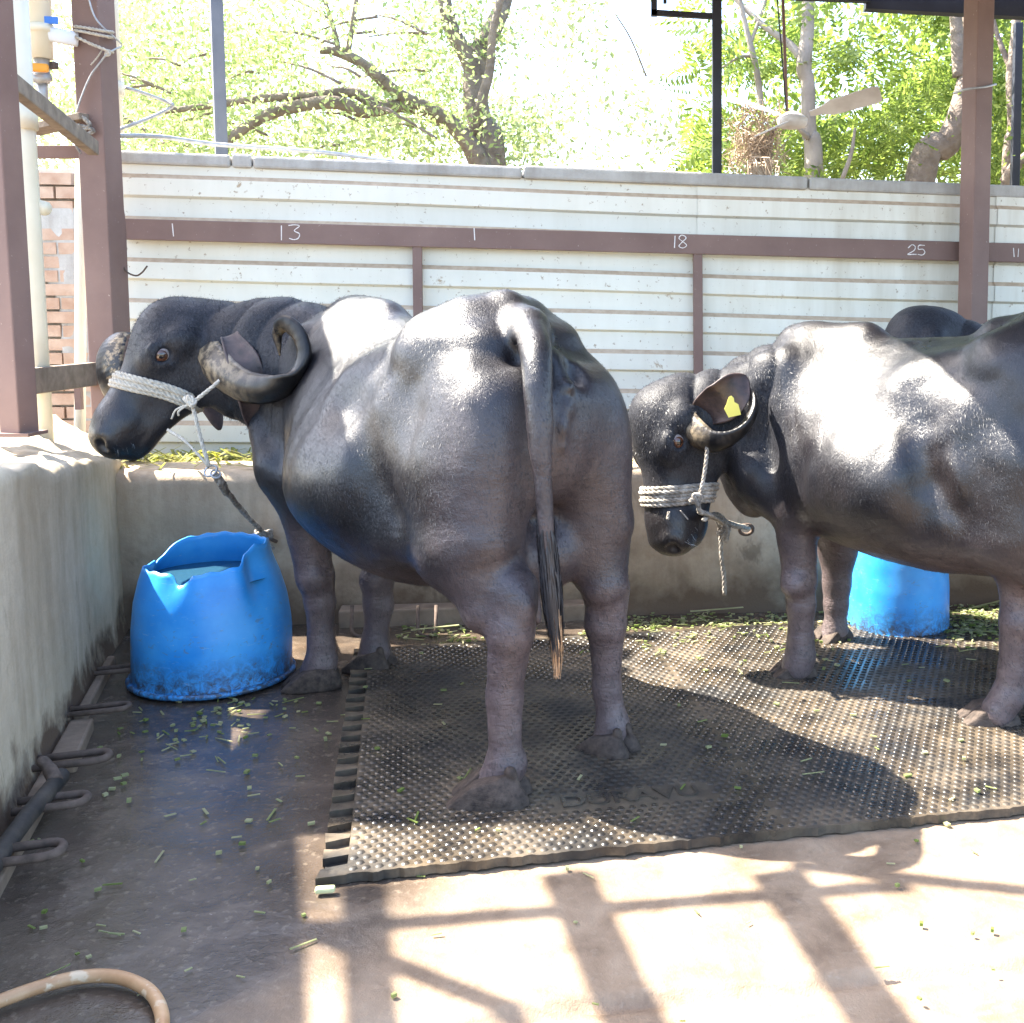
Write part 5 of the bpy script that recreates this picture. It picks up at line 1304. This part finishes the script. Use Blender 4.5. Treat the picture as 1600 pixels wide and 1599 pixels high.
# sloping plaster patch over the bricks
def pl(u, v):
    z = v * 1.95; e = -3.52 + .30 * (1 - v) + rn(v * 9, 1, 1.0, 31) * .12 + max(0, v - .72) * -.9
    x = e + u * .62; d = 6.572 + .02 * abs(u - .5) + rn(u * 5, v * 9, 1, 33) * .02
    if u < .04: d = 6.64
    return (x, d, z)
grid_solid('plaster_patch', pl, 14, 40, M['coping'], BW)
mb = MB(); mb.box((-3.9, 5.6, .95), (.9, .12, 1.9)); wo_ = mb.build('white_wall', M['white'], bevel=.01); tag(wo_, 'whitewashed wall at the far left edge behind the thin post', 'wall')
mb = MB(); mb.box((-3.42, 6.9, 1.2), (.05, .05, 2.4)); 
# ------------------------------------------------------------------ ceiling fan and dry stump
FH = atY(1238, 186, 6.3)
fan = empty('ceiling_fan', FH, 'dusty ceiling fan hanging on a thin rod in front of the trees', 'fan')
mb = MB(); mb.tube([FH + np.array([0, 0, z]) for z in (-.055, -.045, -.02, .0, .02, .04)], [.03, .075, .085, .085, .06, .025], 18); mb.build('motor', M['fan'], fan, smooth=True)
mb = MB(); top = atY(1221, -60, 6.3); mb.tube([FH + np.array([-.03, 0, .04]), top], .009, 8); mb.build('rod', M['brown'], fan, smooth=True)
mb = MB(); mb.tube([FH + np.array([-.035, -.01, .04]), FH + np.array([-.06, -.02, .3]), top + np.array([-.04, 0, 0])], .004, 6); mb.build('wire', M['black'], fan, smooth=True)
for e_, n1 in ((atY(1376, 146, 6.15), (.2, .5, .8)), (atY(1142, 154, 6.62), (.2, -.4, .9)), (atY(1192, 208, 5.9), (.1, .6, .8))):
    d = e_ - FH; L_ = np.linalg.norm(d); d /= L_; s_ = np.cross(d, n1); s_ /= np.linalg.norm(s_)
    q = [(.10, .018), (.17, .03), (.22, .055), (L_ - .03, .062), (L_, .05)]; V = []
    for r_, w_ in q:
        for g in (1, -1): V.append(FH + d * r_ + s_ * w_ * g + np.array([0, 0, -.018 * g * 0]))
    F = [(2 * i, 2 * i + 1, 2 * i + 3, 2 * i + 2) for i in range(len(q) - 1)]
    o = mesh_np('blade', V, F, M['fan'], fan, smooth=False); sm = o.modifiers.new('t', 'SOLIDIFY'); sm.thickness = .006; sm.offset = 0
ST = empty('tree_stump', atY(1186, 285, 6.55), 'cut brown stump bristling with dry twigs beside the black post', 'stump')
mb = MB(); mb.tube(spline([atY(1186, 320, 6.55), atY(1186, 270, 6.55), atY(1188, 235, 6.55), atY(1187, 216, 6.55)], 4), [.058, .06, .062, .064, .066, .068, .069, .070, .072, .074, .075, .076, .077], 14); mb.tube([atY(1172, 222, 6.55), atY(1164, 200, 6.54)], [.022, .012], 7); mb.tube([atY(1198, 222, 6.55), atY(1212, 200, 6.56)], [.02, .008], 7); mb.build('trunk', M['bark'], ST, smooth=True)
mb = MB()
for k in range(230):
    c = np.array(atY(random.uniform(1145, 1215), random.uniform(175, 265), 6.5 + random.uniform(-.12, .12))); d = RNG.normal(size=3); d[1] *= .6; d /= np.linalg.norm(d)
    bnd = RNG.normal(size=3) * .06; l = random.uniform(.08, .24)
    mb.tube([c - d * l / 2, c + bnd, c + d * l / 2 + bnd * .3], [.0032, .0028, .0012], 3, cap=False)
for k in range(46):
    c = np.array(atY(random.uniform(1165, 1205), random.uniform(245, 275), 6.3)); e_ = np.array(atY(random.uniform(1155, 1215), random.uniform(275, 300), 6.15))
    mb.tube([c, (c + e_) / 2 + np.array([random.uniform(-.05, .05), -.05, .04]), e_], [.004, .004, .002], 3, cap=False)
tag(mb.build('twigs', M['twig'], ST), kind='stuff')
# ------------------------------------------------------------------ trees
M['leafA'] = mk_leaf('leaf_small', (.24, .33, .11), (.50, .56, .30), (1.0, 1.0, .88))
M['leafB'] = mk_leaf('leaf_feather', (.11, .18, .045), (.28, .35, .10), (1.0, 1.0, .65))
M['leafC'] = mk_leaf('leaf_far', (.22, .28, .12), (.36, .40, .22), (1.0, 1.0, .9))
def branch(mb, pts, radii, n=9):
    P = spline([(*p, r) for p, r in zip(pts, radii)], 6); mb.tube([q[:3] for q in P], [q[3] for q in P], n)
def leaves_mesh(name, C, size, mat, parent, flat=.35, elong=2.0):
    n = len(C); d = RNG.normal(size=(n, 3)); d[:, 2] -= .4; d /= np.linalg.norm(d, axis=1)[:, None]
    u = RNG.normal(size=(n, 3)); u[:, 2] += .8; s_ = np.cross(d, u); s_ /= np.linalg.norm(s_, axis=1)[:, None] + 1e-9
    L = size * RNG.uniform(.6, 1.35, size=n)[:, None]; w = L / elong
    nn = np.cross(d, s_); nn /= np.linalg.norm(nn, axis=1)[:, None]
    V = np.stack([C, C + d * L * .45 + s_ * w * .5 + nn * L * .07, C + d * L, C + d * L * .45 - s_ * w * .5 + nn * L * .07], 1).reshape(-1, 3)
    F = np.arange(4 * n).reshape(n, 4)
    return tag(mesh_np(name, V, F, M[mat], parent, smooth=False), kind='stuff')
def cluster_cloud(centers, per, spread):
    out = []
    for c in centers:
        k = int(per * RNG.uniform(.5, 1.5)); q = RNG.normal(size=(k, 3)) * spread * RNG.uniform(.6, 1.3); q[:, 2] *= .75; out.append(np.array(c) + q)
    return np.concatenate(out)
def frond_mesh(name, C, D, size, mat, parent, pairs=7):
    """feathery compound leaves: a row of leaflet pairs along each stalk"""
    n = len(C); D = D / np.linalg.norm(D, axis=1)[:, None]; up_ = np.array([0, 0, 1.]) + RNG.normal(size=(n, 3)) * .5
    s_ = np.cross(D, up_); s_ /= np.linalg.norm(s_, axis=1)[:, None]; nn = np.cross(s_, D); L = size * RNG.uniform(.7, 1.3, size=n)[:, None]
    Vs = []
    for k in range(pairs):
        t = (k + .8) / pairs; drop = -nn * L * .25 * t * t; b = C + D * L * t + drop
        for g in (1, -1):
            w = L * .34 * math.sin(math.pi * (.18 + .75 * t)); e = b + s_ * g * w + D * w * .45 - nn * w * .25; h = D * L * .30 / pairs * 1.6
            Vs.append(np.stack([b, b + (e - b) * .5 + h, e, b + (e - b) * .5 - h * .5], 1))
    V = np.stack(Vs, 1).reshape(-1, 3); F = np.arange(len(V)).reshape(-1, 4)
    return tag(mesh_np(name, V, F, M[mat], parent, smooth=False), kind='stuff')
def blob(n, x0, x1, y0, y1, d0, d1, power=1.0, keep=None):
    """points in a slab of space behind the wall, given by picture extents and depth"""
    o = []
    while len(o) < n:
        x, y, d = random.uniform(x0, x1), random.uniform(y0, y1), random.uniform(d0, d1)
        if keep is None or keep(x, y): o.append(atY(x, y, d))
    return o
# tree A: two crooked grey trunks, long limb reaching left
TA = empty('shade_tree', atY(745, 262, 9.0) * [1, 1, 0], 'crooked grey tree with a long limb reaching left over the back wall', 'tree')
mb = MB(); g0 = atY(765, 340, 9.0)
branch(mb, [g0 * [1, 1, 0], atY(768, 262, 9), atY(752, 200, 9), atY(742, 140, 9.05), atY(750, 85, 9.1), atY(785, 10, 9.2), atY(800, -60, 9.3)], [.18, .118, .10, .098, .095, .066, .05])
branch(mb, [atY(744, 120, 9.05), atY(728, 85, 9.0), atY(705, 45, 8.95), atY(690, -20, 8.9)], [.08, .068, .06, .05])
branch(mb, [atY(770, 300, 8.9), atY(752, 262, 8.9), atY(733, 225, 8.85), atY(700, 190, 8.8), atY(660, 168, 8.7), atY(625, 150, 8.6), atY(590, 120, 8.5), atY(560, 96, 8.45), atY(520, 80, 8.4), atY(500, 80, 8.4)], [.115, .092, .075, .066, .060, .053, .046, .04, .034, .025])
branch(mb, [atY(655, 167, 8.7), atY(615, 165, 8.6), atY(570, 175, 8.5), atY(520, 160, 8.4), atY(440, 172, 8.3), atY(390, 195, 8.25), atY(350, 225, 8.2)], [.06, .055, .05, .05, .045, .04, .035])
branch(mb, [atY(590, 168, 8.55), atY(550, 145, 8.5), atY(490, 150, 8.4), atY(400, 155, 8.3), atY(330, 165, 8.2), atY(250, 175, 8.1)], [.045, .042, .035, .03, .026, .02])
branch(mb, [atY(735, 215, 8.85), atY(750, 165, 8.8), atY(765, 110, 8.8), atY(770, 50, 8.75), atY(785, -10, 8.7)], [.03, .04, .036, .03, .024])
branch(mb, [atY(530, 84, 8.4), atY(520, 40, 8.4), atY(500, -20, 8.35)], [.022, .018, .014]); branch(mb, [atY(543, 86, 8.42), atY(552, 30, 8.4), atY(560, -20, 8.4)], [.024, .02, .016])
for k in range(26):
    x, y = random.uniform(200, 700), random.uniform(20, 235); l = random.uniform(40, 120); a = random.uniform(-.6, .5); d = random.uniform(7.9, 9)
    branch(mb, [atY(x, y, d), atY(x - l * .5, y + l * a * .5 - 5, d), atY(x - l, y + l * a, d + .1)], [.012, .010, .005], 5)
mb.build('trunk', M['bark'], TA, smooth=True)
dens = lambda x, y: vnoise(np.array([x / 95.]), np.array([y / 75.]), 5)[0] > .38 - .25 * (y > 150)
cA = blob(230, 120, 830, -260, 262, 8.9, 10.8, keep=dens) + blob(46, 150, 760, -60, 262, 7.8, 8.6, keep=dens) + blob(70, -20, 400, -60, 262, 7.4, 9.5, keep=dens)
leaves_mesh('crown', cluster_cloud(cA, 120, .17), .050, 'leafA', TA)
# tree B: pale straight trunk
TB = empty('pale_tree', atY(1268, 280, 7.6) * [1, 1, 0], 'pale straight trunk with a dark base rising behind the ceiling fan', 'tree')
mb = MB(); branch(mb, [atY(1275, 600, 7.6) * [1, 1, 0], atY(1272, 280, 7.6), atY(1264, 205, 7.6), atY(1262, 130, 7.6), atY(1256, 105, 7.6), atY(1262, 40, 7.6), atY(1262, -60, 7.6)], [.09, .066, .052, .048, .052, .044, .04])
branch(mb, [atY(1252, 90, 7.6), atY(1232, 68, 7.65), atY(1190, 38, 7.7), atY(1140, -10, 7.8)], [.03, .026, .02, .014]); branch(mb, [atY(1190, 175, 7.7), atY(1182, 110, 7.7), atY(1165, 40, 7.7), atY(1152, -20, 7.7)], [.022, .022, .018, .015]); branch(mb, [atY(1172, 70, 7.7), atY(1190, 20, 7.7), atY(1200, -10, 7.7)], [.014, .01, .008])
branch(mb, [atY(1178, 88, 7.72), atY(1155, 90, 7.7), atY(1125, 108, 7.7)], [.012, .01, .007]); branch(mb, [atY(1316, 280, 7.5), atY(1330, 240, 7.5), atY(1336, 200, 7.5)], [.016, .014, .008])
branch(mb, [atY(1262, 215, 7.55), atY(1252, 205, 7.5), atY(1243, 195, 7.5)], [.02, .016, .010])
mb.build('trunk', M['palebark'], TB, smooth=True)
def fronds(parent, n, x0, x1, y0, y1, d0, d1, size, mat='leafB', keep=None, name='crown'):
    C = np.array(blob(n, x0, x1, y0, y1, d0, d1, keep=keep)); D = RNG.normal(size=(n, 3)); D[:, 2] = D[:, 2] * .5 - .35
    frond_mesh(name, C, D, size, mat, parent)
densB = lambda x, y: not (1405 < x < 1510 and 140 < y < 300 and random.random() < .8) and vnoise(np.array([x / 80.]), np.array([y / 65.]), 15)[0] > .44 - (.2 if y > 170 else 0)
fronds(TB, 1000, 1075, 1480, -200, 285, 7.5, 9.4, .26, keep=densB)
# tree C: leaning dark trunk and its crown
TC = empty('leaning_tree', atY(1440, 290, 7.6) * [1, 1, 0], 'dark leaning trunk behind the right brown post', 'tree')
mb = MB(); branch(mb, [atY(1390, 400, 7.6) * [1, 1, 0], atY(1436, 288, 7.6), atY(1480, 225, 7.6), atY(1505, 165, 7.6), atY(1520, 80, 7.7), atY(1512, -40, 7.7)], [.13, .105, .09, .085, .08, .065])
branch(mb, [atY(1500, 120, 7.65), atY(1496, 60, 7.65), atY(1490, -20, 7.65)], [.05, .045, .035]); mb.build('trunk', M['bark'], TC, smooth=True)
fronds(TC, 1100, 1380, 1640, -150, 292, 8.3, 10.5, .26, keep=densB)
TD = empty('slender_tree', atY(1580, 290, 7.4) * [1, 1, 0], 'slender twisted stems at the far right beyond the wall', 'tree')
mb = MB(); branch(mb, [atY(1578, 420, 7.4) * [1, 1, 0], atY(1574, 285, 7.4), atY(1582, 200, 7.4), atY(1580, 120, 7.4), atY(1588, 40, 7.4), atY(1590, -40, 7.4)], [.05, .04, .034, .034, .03, .026]); branch(mb, [atY(1572, 285, 7.4), atY(1585, 262, 7.35), atY(1612, 238, 7.3)], [.045, .04, .03]); branch(mb, [atY(1580, 110, 7.4), atY(1560, 60, 7.45), atY(1550, 20, 7.45)], [.02, .016, .012]); mb.build('trunk', M['bark'], TD, smooth=True)
leaves_mesh('crown', cluster_cloud(blob(75, 1535, 1680, -40, 285, 7.3, 9.2), 100, .14), .055, 'leafB', TD, elong=2.6)
TE = empty('far_tree', atY(960, 280, 14) * [1, 1, 0], 'sparse sunlit bushy tree far beyond the middle of the back wall', 'tree')
mb = MB(); branch(mb, [atY(960, 500, 14) * [1, 1, 0], atY(962, 330, 14), atY(966, 300, 14)], [.1, .05, .02]); branch(mb, [atY(1010, 120, 13), atY(985, 60, 13), atY(960, 20, 13)], [.012, .01, .008]); mb.build('trunk', M['bark'], TE, smooth=True)
dE = lambda x, y: vnoise(np.array([x / 60.]), np.array([y / 55.]), 25)[0] > (.52 if y > 150 else .66)
leaves_mesh('crown', cluster_cloud(blob(52, 790, 1120, -60, 275, 12, 15, keep=dE), 50, .22), .085, 'leafC', TE)
# dense green far behind on the right and the left, reads as one mass
leaves_mesh('far_foliage', cluster_cloud(blob(120, 1150, 1750, -60, 290, 11, 14, keep=lambda x, y: vnoise(np.array([x / 60.]), np.array([y / 50.]), 44)[0] > .36), 85, .30), .11, 'leafB', None)
leaves_mesh('far_foliage', cluster_cloud(blob(70, -100, 640, 90, 280, 11.5, 15), 60, .32), .10, 'leafC', None)
#%%SECTION litter
# ------------------------------------------------------------------ chopped fodder on the floor
def scraps():
    V, F = [], []
    def bit(x, y, z, l, w, h, an, ti=0.0):
        b = len(V); dx, dy = math.cos(an), math.sin(an)
        for sz in (0, 1):
            for q, r in ((-1, -1), (1, -1), (1, 1), (-1, 1)): V.append((x + dx * q * l - dy * r * w, y + dy * q * l + dx * r * w, z + sz * h + ti * q * l))
        F.extend(tuple(b + i for i in f) for f in ((4, 5, 6, 7), (0, 1, 5, 4), (1, 2, 6, 5), (2, 3, 7, 6), (3, 0, 4, 7)))
    def onmat(p):
        for o_ in (MO1, MO2, MO2 + ME1 * (MW + .003)):
            d = np.array(p) - o_; u, v = d @ ME1, d @ ME2
            if .0 < u < MW and 0 < v < MLn: return True
        return False
    def drop(px_, py_, big=1.0):
        p = at(px_, py_, 0); z = .030 if onmat(p) else .001; r = random.random()
        if r < .45: l, w, h = random.uniform(.006, .011), random.uniform(.004, .007), random.uniform(.003, .008)
        elif r < .85: l, w, h = random.uniform(.010, .022), random.uniform(.002, .004), .002
        else: l, w, h = random.uniform(.02, .045), random.uniform(.0015, .003), .002
        bit(p[0], p[1], z, l * big, w * big, h, random.random() * 6.28, random.uniform(-.1, .1))
    for k in range(120): drop(random.gauss(320, 95), random.gauss(1112, 36), .85)
    for k in range(36): drop(random.uniform(160, 520), random.uniform(1090, 1290))
    for k in range(110): drop(random.uniform(620, 830), random.gauss(985, 14))
    for k in range(330): drop(random.uniform(940, 1245), random.gauss(974, 9), .8)
    for k in range(620): drop(random.uniform(1470, 1640), random.gauss(965, 24), 1.15)
    for k in range(120): drop(random.uniform(900, 1330), random.gauss(1010, 25))
    for k in range(45): drop(random.uniform(540, 1600), random.uniform(1040, 1300))
    for k in range(34): drop(random.uniform(60, 1600), random.uniform(1290, 1599), .6)
    for k in range(26): drop(random.uniform(40, 480), random.uniform(1180, 1500), .8)
    for (x, y, l, an) in ((1500, 938, .16, .1), (1545, 930, .2, .25), (1510, 998, .12, -.2), (1540, 955, .18, .5), (1120, 963, .12, .1), (680, 992, .10, .2), (1228, 930, .14, 1.4)): 
        p = at(x, y, 0); bit(p[0], p[1], .03, l, .006, .003, an, .05)
    tag(mesh_np('fodder_scraps', V, F, M['fodder'], smooth=False), kind='stuff')
scraps()
mb = MB(); mb.box(at(508, 1390, .012), (.046, .020, .014), rz=.15); tag(mb.build('corn_stalk_piece', M['stalk'], bevel=.005), 'pale green stalk piece lying against the front corner of the toothed mat', 'stalk')
